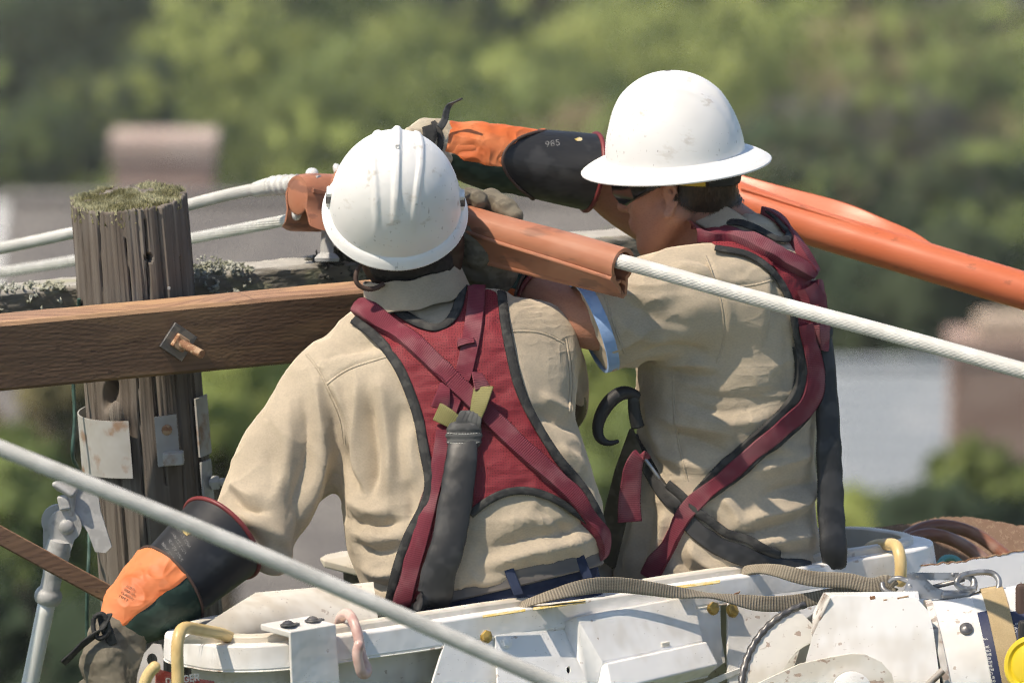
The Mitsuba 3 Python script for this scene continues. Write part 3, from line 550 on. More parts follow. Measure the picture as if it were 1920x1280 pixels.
# trees and bushes near the houses
for i, (x, y, Y, r, m, lab) in enumerate([
    (420, 800, 38, 0.75, 'leaf_light', 'bright green bush seen between the pole and the left man'),
    (455, 730, 40, 0.6, 'leaf_mid', 'mid green bush above the bright bush, under the new crossarm'),
    (60, 840, 40, 1.3, 'leaf_olive', 'yellowish green bush at the left edge under the crossarm'),
    (20, 1080, 36, 1.3, 'leaf_mid', 'green bush at the left edge beside the grey rod'),
    (130, 1250, 33, 1.5, 'leaf_dark', 'dark green bush in the lower left corner behind the rod'),
    (1125, 720, 40, 0.95, 'leaf_light', 'light green bush seen between the two men'),
    (1165, 900, 39, 0.9, 'leaf_mid', 'mid green bush low between the two men'),
    (1230, 560, 41.5, 1.0, 'leaf_mid', 'green bush behind the right man, at the end of the grey roof'),
    (1865, 965, 48, 0.85, 'leaf_mid', 'round green bush below the tall brick chimney'),
    (1620, 1010, 47, 0.65, 'leaf_light', 'light green bush below the pale roof'),
    (1760, 1040, 45, 0.8, 'leaf_dark', 'dark bush behind the brown hoses at the right'),
    (1600, 575, 84, 2.6, 'leaf_dark', 'dark tree above the pale roof, right of the black lanyard'),
    (1730, 520, 92, 2.9, 'leaf_grey', 'greyish tree under the orange line hose at the right'),
    (1880, 480, 98, 2.6, 'leaf_dark', 'dark tree at the right edge under the orange line hose'),
    (1720, 630, 80, 1.7, 'leaf_dark', 'dark tree beside the tall brick chimney')]):
    c = at_depth(x, y, Y); z = float(ground_z(np.array(c[0]), np.array(c[1])))
    h = max(c[2] + r * 0.8 - z, r * 1.6)
    tree('tree' if Y > 60 or h > 4 else 'bush', lab, c[0], c[1], h, r, m, 900 + i, n=int(1300 * max(1, r)), size=0.14 if Y < 60 else 0.2, cat_='tree' if Y > 60 or h > 4 else 'bush')
# ---------------------------------------------------------------- the pole and its crossarms
PT = P(241, 372, 0.50); PA = unit(P(292, 1000, 0.61) - PT)        # top of the pole and its axis, downwards
PSD = unit(RT - PA * (RT @ PA)); PF = np.cross(PA, PSD); PF = PF if PF @ FWD < 0 else -PF     # sideways; towards the camera
def pole_r(t): return 0.1035 + 0.0055 * t
def on_pole(x, y, out=0.0):
    """the point of the pole's skin seen at x, y"""
    o = EYE; d = unit(P(x, y) - EYE); w = o - PT; a = d - PA * (d @ PA); b = w - PA * (w @ PA); A, B, C = a @ a, 2 * a @ b, b @ b - (0.107 + out) ** 2
    return o + d * ((-B - math.sqrt(max(B * B - 4 * A * C, 0))) / (2 * A))
def build_pole():
    t = thing('utility_pole', 'weathered grey wooden utility pole with a mossy sawn top', 'pole')
    L = float(PT[2] + 1.2) / abs(PA[2]); ts = np.r_[np.linspace(0, 1.15, 330), np.linspace(1.2, L, 60)]; ns = 300; ang = np.arange(ns) * 2 * np.pi / ns
    T, A = np.meshgrid(ts, ang, indexing='ij'); pn = lambda a, b, s: meshkit.fbm(np.stack([np.cos(A) * a, np.sin(A) * a, T * b], -1), 3, s)
    r = pole_r(T) + 0.004 * (pn(3, 3, 1) - 0.5) + 0.0035 * (pn(22, 1.6, 2) - 0.5)
    crack = np.clip((pn(11, 1.3, 4) - 0.63) / 0.05, 0, 1); r -= 0.0035 * crack
    for aa, t0, t1, w in ((-0.52, 0.0, 1.1, 0.018), (0.30, 0.02, 0.5, 0.016), (-0.05, 0.05, 0.9, 0.010), (0.62, 0.0, 0.6, 0.014), (0.95, 0.1, 0.8, 0.014), (-0.95, 0.0, 0.7, 0.012)):   # long drying cracks
        wob = aa + 0.04 * np.sin(T * 9 + aa * 7); r -= 0.0075 * np.exp(-((A + np.pi) % (2 * np.pi) - np.pi - wob) ** 2 / w ** 2) * ((T > t0) & (T < t1))
    v = PT + T[..., None] * PA + (r * np.sin(A))[..., None] * PSD + (r * np.cos(A))[..., None] * PF
    top = (1 - np.clip(T / 0.25, 0, 1)); lift = top * (0.07 * (v - PT) @ PF * -1 + 0.005 * (pn(9, 5, 6) - 0.5) * 2); v = v - lift[..., None] * PA
    hole = on_pole(280, 484); dist = np.linalg.norm(v - hole, axis=-1); v = v - 0.055 * np.clip((0.0080 - dist) / 0.0022, 0, 1)[..., None] * unit(hole - PT - PA * ((hole - PT) @ PA))
    kn = on_pole(207, 738); rel = v - kn; e = np.sqrt(((rel @ PSD + 0.25 * (rel @ PA)) / 0.011) ** 2 + ((rel @ PA) / 0.026) ** 2); v = v - 0.03 * np.exp(-e ** 4)[..., None] * unit(kn - PT - PA * ((kn - PT) @ PA))
    kb = on_pole(222, 775); e = np.linalg.norm((v - kb), axis=-1) / 0.026; v = v + 0.012 * np.exp(-e ** 2)[..., None] * unit(kb - PT - PA * ((kb - PT) @ PA))
    ring = v[0]; c = ring.mean(0); rings = [c + (ring - c) * q + PA * (0.004 - 0.010 * meshkit.fbm(ring * 40 + q * 9, 3, 8)[:, None]) for q in (0.97, 0.9, 0.8, 0.65, 0.5, 0.35, 0.2, 0.08)]
    V = np.vstack([np.stack(rings[::-1]).reshape(-1, 3), v.reshape(-1, 3), c[None]]); n = len(ts) + 8
    f = np.vstack([quads(grid_faces(n, ns, True)), np.c_[(np.arange(ns) + 1) % ns, np.arange(ns), np.full(ns, len(V) - 1)]])
    uv = np.vstack([np.stack(np.meshgrid(np.full(8, 0.0), ang / (2 * np.pi), indexing='ij'), -1).reshape(-1, 2)[:, ::-1], np.stack([A / (2 * np.pi), T], -1).reshape(-1, 2), [[0, 0]]])
    m = trimesh.Trimesh(V, f, process=False)
    m.invert() if m.volume < 0 else None
    put('shaft', m, 'wood_grey', t, smooth=True, uv=uv)
    # moss on the sawn top and hanging over its near edge
    g = np.random.default_rng(5); vs, fs, at = [], [], 0
    rad = (ring - c)
    for _ in range(7500):
        q = math.sqrt(g.random()); i = g.integers(ns); p = c + rad[i] * q * 0.99
        k = meshkit.fbm((p * 26)[None], 3, 3)[0] + 0.10 * (rad[i] @ PF) / 0.1 * q
        if k < 0.37: continue
        if q > 0.90 and g.random() < 0.6: p = p + PA * g.uniform(0, 0.020) * (k * 2) + rad[i] * 0.02
        nn = unit(-PA + 0.9 * g.normal(size=3)); h = g.uniform(0.003, 0.0085); w = g.uniform(0.0012, 0.0026); a = unit(np.cross(nn, g.normal(size=3))) * w; b = np.cross(nn, a)
        vs += [p - a + PA * .002, p + a * .5 + b + PA * .002, p + a * .5 - b + PA * .002, p + nn * h - PA * 0.003]; fs += [[at, at + 1, at + 3], [at + 1, at + 2, at + 3], [at + 2, at, at + 3]]; at += 4
    put('moss', trimesh.Trimesh(np.array(vs), np.array(fs), process=False), 'moss', t, smooth=False, kind='stuff', label='olive moss tufts on the sawn top')
    kc = on_pole(222, 775); put('knot', trimesh.Trimesh(kc + ICO2 @ np.stack([PSD * 0.017, PA * 0.024, unit(np.cross(PA, PSD)) * 0.014]) + 0, ICO2F, process=False), 'wood_grey', t, smooth=True, uv=np.c_[ICO2[:, 0] * .2, ICO2[:, 1] * .1])
    # galvanised sleeve, bracket, straps
    def shell(x0, x1, y0, y1, out, th, bow=0.0):
        def ang_at(x, y): p = on_pole(x, y, out) - PT; return math.atan2(p @ PSD, p @ PF), p @ PA
        a0, a1 = ang_at(x0, (y0 + y1) / 2)[0] - bow, ang_at(x1, (y0 + y1) / 2)[0]; t0, t1 = ang_at((x0 + x1) / 2, y0)[1], ang_at((x0 + x1) / 2, y1)[1]
        AA, TT = np.meshgrid(np.linspace(a0, a1, 24), np.linspace(t0, t1, 10)); pts = lambda rr: PT + TT[..., None] * PA + rr * (np.sin(AA)[..., None] * PSD + np.cos(AA)[..., None] * PF)
        o, i = pts(0.109 + out + th), pts(0.109 + out); n1, n2 = o.shape[:2]; f = quads(grid_faces(n1, n2)); k = n1 * n2
        rim = np.r_[np.arange(n2), np.arange(1, n1) * n2 + n2 - 1, (n1 - 1) * n2 + np.arange(n2 - 2, -1, -1), np.arange(n1 - 2, 0, -1) * n2]; r2 = np.roll(rim, -1)
        m = trimesh.Trimesh(np.vstack([o.reshape(-1, 3), i.reshape(-1, 3)]), np.vstack([f, f[:, ::-1] + k, np.c_[rim, rim + k, r2 + k], np.c_[rim, r2 + k, r2]]), process=False); m.fix_normals(); return m
    sl = put('metal_sleeve', shell(146, 246, 788, 894, 0.011, 0.002, 0.75), 'zinc_rusty', t, label='galvanised sheet sleeve, rusty at the lower edge')
    put('nail', disc(on_pole(236, 890, 0.008), -FWD, 0.006, 0.004, 12, 0.002), 'rust', sl)
    b = put('bracket', shell(292, 332, 778, 872, 0.005, 0.004), 'zinc_rusty', t, label='small galvanised bracket with an upturned foot')
    fp = on_pole(326, 856, 0.012); put('bracket_foot', rbox(fp + PF * 0.012, [PSD, PF, PA], [0.018, 0.014, 0.0115], 0.003), 'zinc_rusty', b); put('bolt', disc(on_pole(313, 805, 0.011), PF, 0.0095, 0.006, 16, 0.003), 'rust', b)
    put('metal_strap', shell(366, 387, 742, 855, 0.004, 0.004), 'zinc_rusty', t); put('metal_strap', shell(376, 393, 862, 960, 0.004, 0.005), 'galvanised', t)
    bp = on_pole(392, 905, 0.01); bt = put('side_bolt', sweep([bp, bp + PSD * 0.085 + PF * 0.0], 0.0068, 12, 8), 'galvanised', t); put('nut', disc(bp + PSD * 0.004, PSD, 0.014, 0.014, 6), 'galvanised', bt)
    put('nail', disc(on_pole(317, 540, 0.002), PF, 0.003, 0.002, 10), 'galvanised', t)
    pts = [on_pole(148, 560, 0.004), on_pole(147, 640, 0.006), P(138, 700, .50), P(140, 790, .5), P(136, 845, .5), on_pole(152, 890, 0.004), on_pole(166, 980, .004), P(166, 1060, .54), P(163, 1150, .56), P(170, 1290, .60)]
    put('ground_wire', sweep(pts, 0.0034, 8, 90), 'wire_green', t, label='thin green ground wire down the left side')
ICO2M = trimesh.creation.icosphere(subdivisions=3); ICO2, ICO2F = np.array(ICO2M.vertices), np.array(ICO2M.faces)
build_pole()
def blob(c, r, ax=None, sub=3):
    m = trimesh.creation.icosphere(subdivisions=sub); m.vertices = np.asarray(c) + (m.vertices * np.asarray(r)) @ (np.eye(3) if ax is None else unit(ax)); return m
VZ = unit(UP * math.cos(TH) - FWD * math.sin(TH)); AZ = unit(VZ - AX * (VZ @ AX)); AY = np.cross(AZ, AX); AY = AY if AY @ FWD > 0 else -AY      # the crossarms: along, up, away
def timber(o, L0, L1, hh, hd, seed, rough=0.0008, cham=0.005):
    """a sawn beam with worn edges: o on the front face's middle line"""
    n = 220; prof = []
    for sx, sz in ((-1, -1), (1, -1), (1, 1), (-1, 1)):
        a, b = hd * sx, hh * sz
        prof += ([(a + cham, b), (a, b + cham)][::-1] if (sx, sz) == (-1, -1) else [(a - cham, b), (a, b + cham)] if (sx, sz) == (1, -1) else [(a, b - cham), (a - cham, b)] if (sx, sz) == (1, 1) else [(a + cham, b), (a, b - cham)])
    prof = np.array(prof); full = []
    for i in range(8):
        p, q = prof[i], prof[(i + 1) % 8]; m = 10 if np.linalg.norm(q - p) > 3 * cham else 2
        full += [p + (q - p) * j / m for j in range(m)]
    full = np.array(full); xs = np.linspace(L0, L1, n); v = o + xs[:, None, None] * AX + (full[None, :, :1] + hd) * AY + full[None, :, 1:] * AZ
    nd = full / np.linalg.norm(full, axis=1, keepdims=True); dvec = nd[:, :1] * AY + nd[:, 1:] * AZ
    v = v + ((meshkit.fbm(np.stack([np.broadcast_to(xs[:, None] * 6, v.shape[:2]), v[..., 1] * 60, v[..., 2] * 60], -1), 3, seed) - 0.5) * 2 * rough)[..., None] * dvec
    k = len(full); V = np.vstack([v.reshape(-1, 3), v[0].mean(0), v[-1].mean(0)]); j = np.arange(k); j2 = (j + 1) % k
    m = trimesh.Trimesh(V, np.vstack([quads(grid_faces(n, k, True)), np.c_[j2, j, j * 0 + n * k], np.c_[(n - 1) * k + j, (n - 1) * k + j2, j * 0 + n * k + 1]]), process=False); m.fix_normals(); return m
def build_arms():
    t = thing('crossarm', 'new brown wooden crossarm bolted across the front of the pole', 'crossarm')
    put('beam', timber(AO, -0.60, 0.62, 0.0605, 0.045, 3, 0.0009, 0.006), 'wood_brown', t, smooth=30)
    def onarm(x, y):
        d = unit(P(x, y) - EYE); return EYE + d * (((AO - EYE) @ AY) / (d @ AY))
    c = onarm(333, 640); q = unit(AX + AZ * 0.15); r2 = np.cross(AY, q)
    w = put('square_washer', rbox(c - AY * 0.003, [unit(q + r2), unit(q - r2), AY], [0.0255, 0.0255, 0.003], 0.0012), 'steel_dark', t, label='dark square washer set on its corner')
    put('nut', rbox(c - AY * 0.013, [unit(q + r2 * 1.0), unit(q - r2 * 1.0), AY], [0.0125, 0.0125, 0.0065], 0.002), 'rust', w)
    bolt_dir = unit(-AY * 0.9 + AX * 0.33 - AZ * 0.22); n = 60
    put('bolt', sweep([c - AY * 0.012, c - AY * 0.012 + bolt_dir * 0.058], 0.0078, 16, n, fn=lambda u, a: 1 + 0.07 * np.sin(u * n * 1.3 + a)), 'rust', w, label='rusty threaded bolt end')
    old = thing('crossarm', 'old lichen covered grey crossarm behind the pole', 'crossarm')
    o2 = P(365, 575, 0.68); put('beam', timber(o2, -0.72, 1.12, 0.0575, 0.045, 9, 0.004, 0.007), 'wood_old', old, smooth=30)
    g = np.random.default_rng(4)
    def clumps(x0, x1, n, mt, h, lab):
        vs = []
        for _ in range(n):
            u = g.uniform(x0, x1); p = o2 + AX * u + AY * g.uniform(-0.004, 0.06) + AZ * (0.056 + abs(g.normal()) * h * max(0.15, math.sin(math.pi * (u - x0) / (x1 - x0))))
            if g.random() < 0.06: p = o2 + AX * u - AY * 0.003 + AZ * g.uniform(0.02, 0.055)
            m = trimesh.creation.icosphere(subdivisions=1); m.vertices = p + (m.vertices * (1 + 0.5 * g.normal(size=(len(m.vertices), 1)))) * g.uniform(0.0010, 0.0042, 3) * g.uniform(0.6, 1.4); vs.append(m)
        put('lichen', cat(vs), mt, old, smooth=True, kind='stuff', label=lab)
    clumps(-0.02, 0.115, 380, 'lichen', 0.0095, 'tuft of pale lichen right of the pole'); clumps(-0.42, -0.235, 190, 'lichen', 0.004, 'crust of pale lichen left of the pole'); clumps(0.24, 0.36, 420, 'lichen_dark', 0.009, 'dark lichen below the insulator pin')
    # pin and hood of the insulator on the old arm
    pin = thing('insulator_pin', 'rusty steel insulator pin standing on the old crossarm beside the left hard hat', 'pin')
    b = P(613, 478, 0.72); tpt = P(613, 392, 0.72)
    put('pin_rod', sweep([b, b + (tpt - b) * 0.5, tpt], [0.0125, 0.0105, 0.010], 16), 'zinc_rusty', pin); put('pin_washer', lathe([(0, -0.012), (0.021, -0.012), (0.023, -0.006), (0.018, 0.0), (0.012, 0.004), (0.0, 0.004)], b, UP), 'galvanised', pin)
    hood = thing('insulator_hood', 'orange rubber insulator hood left of the left hard hat', 'insulator cover')
    ca = P(556, 366, 0.70); cb = P(800, 372, 0.86); ax = unit(cb - ca); up = unit(UP - ax * (UP @ ax)); fr = np.cross(ax, up); fr = fr if fr @ FWD < 0 else -fr
    prof = [(-0.055, -0.064), (-0.045, -0.055), (-0.037, -0.028)] + [(0.042 * math.cos(a), 0.040 * math.sin(a)) for a in np.radians(np.linspace(190, -10, 26))] + [(0.037, -0.026), (0.045, -0.040), (0.055, -0.064)]
    prof = np.array(prof); inner = prof * 0.87 + [0, -0.004]; ringp = np.vstack([prof, inner[::-1]]); n = 26
    us = np.linspace(0, 1, n); sc = 1 - 0.12 * np.clip(1 - us / 0.10, 0, 1) ** 2 - 0.05 * np.clip((us - 0.3), 0, 1)
    v = ca + (cb - ca) * us[:, None, None] + sc[:, None, None] * (ringp[None, :, :1] * fr + ringp[None, :, 1:] * up); k = len(ringp)
    cap = Polygon(ringp); tri = trimesh.creation.triangulate_polygon(cap, engine='earcut')
    kd = cKDTree(ringp); idx = kd.query(tri[0])[1]; f = np.vstack([quads(grid_faces(n, k, True)), idx[tri[1]], idx[tri[1]][:, ::-1] + (n - 1) * k]); m = trimesh.Trimesh(v.reshape(-1, 3), f, process=False); m.fix_normals()
    h = put('hood', m, 'rubber_orange', hood, smooth=45)
    bump = ca + ax * 0.030 + fr * 0.0405 + up * 0.004; put('raised_mark', rbox(bump, [unit(ax - up * 0.18), up, fr], [0.022, 0.0045, 0.003], 0.0015), 'rubber_orange', h)
    put('hood_end', blob(ca + ax * 0.004 + up * 0.0, [0.006, 0.036, 0.036], [ax, up, fr]), 'rubber_orange', hood, smooth=True)
    ins = thing('insulator', 'white porcelain insulator showing round the edges of the orange hood', 'insulator')
    put('knob', blob(P(585, 326, .74), [.012, .010, .011]), 'porcelain', ins, smooth=True); put('knob', blob(P(634, 320, .76), [.008, .014, .010], [unit(RT + UP * .5), unit(UP - RT * .5), FWD]), 'porcelain', ins, smooth=True); put('knob', blob(P(556, 400, .735), [.009, .019, .013]), 'porcelain', ins, smooth=True)
build_arms()

# ---------------------------------------------------------------- conductors and line covers
def cable(name, label, rows, r, strands=14, pitch=0.16, n=200, sides_per=5, mt='wire_white', group=None):
    t = thing(name, label, 'cable', group) if False else None
    pts = PP(rows); L = np.linalg.norm(np.diff(pts, axis=0), axis=1).sum()
    m = sweep(pts, r, strands * sides_per, n, fn=lambda u, a: 1 - 0.13 * (1 - np.abs(np.sin(strands * 0.5 * (a + 2 * np.pi * u * L / pitch)))) ** 1.6 * 1.6)
    return put(name, m, mt, smooth=True, label=label, cat='cable', group=group)
cable('conductor', 'white stranded conductor running out of the orange hose across the right man', [(1050, 465, .155), (1110, 478, .108), (1170, 492, .055), (1350, 541, -.08), (1600, 607, -.28), (1920, 695, -.55), (2150, 757, -.75)], 0.0136, n=420)
cable('conductor', 'blurred white cable crossing the foreground at the lower left', [(-90, 803, -1.5), (0, 840, -1.5), (330, 973, -1.48), (700, 1130, -1.45), (1045, 1284, -1.42), (1250, 1380, -1.40)], 0.0128, n=260)
k = cable('conductor', 'upper white cable behind the pole leading to the orange hood', [(-120, 492, 1.35), (0, 466, 1.25), (130, 438, 1.1), (355, 384, .92), (490, 353, .78), (600, 340, .70)], 0.0112, n=260)
pts = PP([(478, 356, .79), (505, 350, .77), (560, 345, .73)]); L = 60
put('splice', sweep(pts, [0.0135, 0.0165, 0.0165], 24, 120, fn=lambda u, a: 1 + 0.10 * np.where(u > 0.35, np.sin(u * 46 + 0.6 * a), 0)), 'wire_white', k, smooth=True)
cable('conductor', 'lower white cable behind the pole, more blurred', [(-120, 530, 2.7), (0, 511, 2.5), (130, 490, 2.1), (360, 447, 1.5), (480, 424, 1.05), (556, 409, .75)], 0.0105, n=200)
def sweep_poly(line, pts, side, n, scale=None, twist=None):
    """a rubber section swept along pts: section in (towards side, up)"""
    ring = np.array(line.exterior.coords)[:-1]; pts = np.asarray(pts, float); c = spline(pts, n); t, a, b = frames(c, side); b = np.where((b @ UP)[:, None] < 0, -b, b); sc = np.ones(n) if scale is None else scale
    if twist is not None: q = np.radians(np.interp(np.linspace(0, 1, n), *twist))[:, None]; a, b = a * np.cos(q) + b * np.sin(q), b * np.cos(q) - a * np.sin(q)
    v = c[:, None] + sc[:, None, None] * (ring[None, :, :1] * a[:, None] + ring[None, :, 1:] * b[:, None]); k = len(ring)
    tv, tf = trimesh.creation.triangulate_polygon(line, engine='earcut'); idx = cKDTree(ring).query(tv)[1]
    m = trimesh.Trimesh(v.reshape(-1, 3), np.vstack([quads(grid_faces(n, k, True)), idx[tf], idx[tf][:, ::-1] + (n - 1) * k]), process=False); m.fix_normals(); return m
def build_hoses():
    arc_ = [(0.0275 * math.cos(a), 0.0275 * math.sin(a)) for a in np.radians(np.linspace(-38, 246, 44))]
    line = shapely.LineString([(-0.004, -0.057), (0.007, -0.040), (0.021, -0.0235), (0.0295, -0.0165)] ).buffer(0.0034).union(shapely.LineString([(0.0295, -0.0172)] + arc_).buffer(0.0036)).union(shapely.LineString([arc_[-1], (-0.012, -0.036), (-0.010, -0.054)]).buffer(0.0034)).union(shapely.LineString([(0.016, -0.030), (0.006, -0.027), (-0.003, -0.030), (-0.010, -0.036)]).buffer(0.0026))
    line = line.simplify(0.0003); line = max(line.geoms, key=lambda q: q.area) if hasattr(line, 'geoms') else line; line = Polygon(line.exterior) if len(line.interiors) == 0 else line
    t = thing('line_hose', 'dull orange rubber line hose held by the gloved hand, open end towards the right', 'line hose')
    body = Polygon(line.exterior, [h for h in line.interiors])
    # the section is open at the bottom: cut a slit so that its outline is one ring
    slit = shapely.box(0.0015, -0.08, 0.0030, -0.022); body = body.difference(slit)
    body = max(body.geoms, key=lambda q: q.area) if hasattr(body, 'geoms') else body
    body = Polygon(body.exterior)
    put('hose', sweep_poly(body, PP([(640, 345, .45), (760, 376, .36), (880, 419, .27), (1030, 460, .165), (1168, 498, .068)]), -FWD + 0.15 * UP, 60, twist=([0, .45, 1], [0, -4, -34])), 'rubber_orange', t, smooth=35)
    t2 = thing('line_hose', 'long bright orange line hose curving away behind the right man', 'line hose')
    rows = [(1180, 285, 1.08), (1280, 332, 1.02), (1390, 378, .96), (1510, 421, .92), (1700, 479, .86), (1920, 545, .80), (2120, 600, .76)]
    put('hose', sweep(PP(rows), 0.0345, 40, 90), 'rubber_orange_bright', t2, smooth=True)
    fin = [(1180, 256, 1.10), (1290, 303, 1.05), (1400, 339, .99), (1480, 360, .96), (1580, 388, .93), (1650, 416, .90), (1700, 436, .885), (1760, 470, .87), (1800, 487, .865), (1870, 508, .85)]
    wid = [0.034, 0.034, 0.034, 0.035, 0.036, 0.032, 0.026, 0.014, 0.008, 0.006]
    fin = [(x, y + 26 * w / .034, d) for (x, y, d), w in zip(fin, wid)]
    m, uv = strip(PP(fin), np.tile(unit(UP * 0.9 + FWD * 0.35), (10, 1)), wid, 0.006, 80); put('lip', m, 'rubber_orange_bright', t2, smooth=True)
    put('lip_edge', sweep(PP([(1390, 353, .93), (1500, 388, .90), (1600, 420, .875), (1700, 456, .85), (1790, 488, .835), (1930, 520, .80), (2050, 552, .78)]), 0.0030, 8, 160, fn=lambda u, a: 1 + 0.3 * (np.sin(u * 760) > 0) * (u > 0.66)), 'rubber_orange_bright', t2)
    put('seam', sweep(PP([(1500, 447, .925), (1620, 483, .885), (1700, 508, .86), (1920, 571, .80), (2050, 606, .775)]), 0.0024, 8, 80), 'rubber_orange_bright', t2)
build_hoses()
def build_stick():
    b0, b1 = P(-120, 938, .16), P(330, 1182, .26); ax = unit(b1 - b0); up = unit(UP - ax * (UP @ ax)); fr = np.cross(ax, up)
    t = thing('wooden_brace', 'brown wooden brace slanting down from the left edge to the gloved hand', 'brace')
    put('bar', rbox((b0 + b1) / 2, [ax, up, fr], [np.linalg.norm(b1 - b0) / 2, 0.0155, 0.011], 0.003), 'wood_brown', t)
    r = thing('insulated_rod', 'pale grey insulated rod with a clevis head, hanging at the left of the pole', 'rod')
    A, B = P(118, 985, .33), P(46, 1330, .40); ax = unit(B - A); sd = unit(np.cross(ax, FWD)); fr = np.cross(ax, sd); fr = fr if fr @ FWD < 0 else -fr; u = 1 / S
    at = lambda s, q=0.0, f=0.0: A + ax * s * u * 1.03 + sd * q * u + fr * f * u
    if (sd @ RT) < 0: sd = -sd
    put('shaft', sweep([at(150), at(420)], [0.0158, 0.0150], 28, 12), 'porcelain', r, smooth=True, label='smooth white rod')
    s = put('socket', lathe([(0, 0.030), (0.020, 0.034), (0.0235, 0.06), (0.0205, 0.075), (0.0175, 0.10), (0.0175, 0.122), (0.022, 0.128), (0.0245, 0.134), (0.0245, 0.142), (0.021, 0.150), (0.015, 0.153), (0, 0.153)], at(-8), ax), 'galvanised', r, smooth=50)
    for f, q in ((9, 4), (-16, -12)):
        out = shapely.Point(0, 0).buffer(0.0285).union(Polygon([(-0.026, 0), (0.022, -0.006), (0.016, -0.060), (-0.013, -0.062)])); 
        c0 = at(-2, q, f); put('cheek', slab(out.buffer(0.001).exterior.coords, c0, sd, -ax, 0.010), 'galvanised', r, smooth=50, label='flat rounded cheek of the clevis')
    put('pin', blob(at(-2, 8, 12), [0.0135, 0.0135, 0.008], [sd, ax, fr]), 'galvanised', r, smooth=True)
    j = put('jaw', cat([slab([(x * u, -y * u) for x, y in [(28, -84), (50, -88), (66, -72), (72, -30), (94, 40), (82, 52), (62, 50), (48, 12), (30, -12), (14, -20), (2, -34), (10, -60)]], at(0, 0, 2), RT, UP, 0.020)]), 'galvanised', r, smooth=50, label='bent jaw plate of the clevis head')
    put('hook_tip', cat([hull(np.vstack([ICO * 0.006 + P(x, y, d) for x, y, d in ((104, 908, .30), (120, 906, .31), (140, 918, .31), (134, 926, .30), (110, 914, .31))])), hull(np.vstack([ICO * 0.006 + P(x, y, d) for x, y, d in ((126, 924, .31), (136, 924, .31), (126, 950, .32), (134, 962, .32))])), hull(np.vstack([ICO * 0.005 + P(x, y, d) for x, y, d in ((112, 934, .31), (124, 930, .31), (116, 952, .31), (128, 950, .31))]))]), 'galvanised', r, smooth=50)
build_stick()
# ---------------------------------------------------------------- the bucket the men stand in
def dep(x): return -0.30 + 0.80 * (x - 400) / 1345.0               # how far the near rim stands, along its length
BA, BB = P(462, 1213, dep(462)), P(1745, 1022, 0.50)
BU = unit(BB - BA); BN = unit(VZ - BU * (VZ @ BU)); BW = np.cross(BN, BU); BW = BW if BW @ FWD > 0 else -BW
BW, BN = math.cos(.09) * BW - math.sin(.09) * BN, math.cos(.09) * BN + math.sin(.09) * BW      # the bucket leans a little
BL, BWID = np.linalg.norm(BB - BA), 0.255
def rrect(off, r=0.095, n=10, seg=40):
    """the bucket's plan, off metres outside the wall line: points and outward directions"""
    q, o = [], []
    for cx, cy, a0 in ((BL - r, r, -90), (BL - r, BWID - r, 0), (r, BWID - r, 90), (r, r, 180)):
        for a in np.radians(np.linspace(a0, a0 + 90, n)):
            q.append((cx + r * math.cos(a), cy + r * math.sin(a))); o.append((math.cos(a), math.sin(a)))
    q, o = np.array(q), np.array(o); Q, O = [], []
    for i in range(len(q)):
        j = (i + 1) % len(q); m = max(1, int(np.linalg.norm(q[j] - q[i]) / 0.02))
        for k in range(m): Q.append(q[i] + (q[j] - q[i]) * k / m); O.append(o[i] + (o[j] - o[i]) * k / m)
    Q, O = np.array(Q), unit(np.array(O)); return Q + 0 * off, O
def bucket_sweep(prof, closed=True, wob=0.0):
    Q, O = rrect(0); prof = np.array(prof, float); base = BA + Q[:, :1] * BU + Q[:, 1:] * BW; out = O[:, :1] * BU + O[:, 1:] * BW
    v = base[:, None] + prof[None, :, :1] * out[:, None] + prof[None, :, 1:] * BN
    if wob: v = v + wob * (meshkit.fbm(v * 9, 3, 2)[..., None] - 0.5) * 2 * BN
    n, k = len(Q), len(prof); f = grid_faces(n + 1, k, closed) % (n * k); m = trimesh.Trimesh(v.reshape(-1, 3), quads(f), process=False); m.fix_normals(); return m
def rounded(pts, r=0.004):
    p = Polygon(pts).buffer(-r).buffer(r, quad_segs=3); return np.array(p.exterior.coords)[:-1]
def on_plane(x, y, o, n): d = unit(P(x, y) - EYE); return EYE + d * (((o - EYE) @ n) / (d @ n))
def rim_out(x, y, out=0.05): return on_plane(x, y, BA - BW * out, BW)
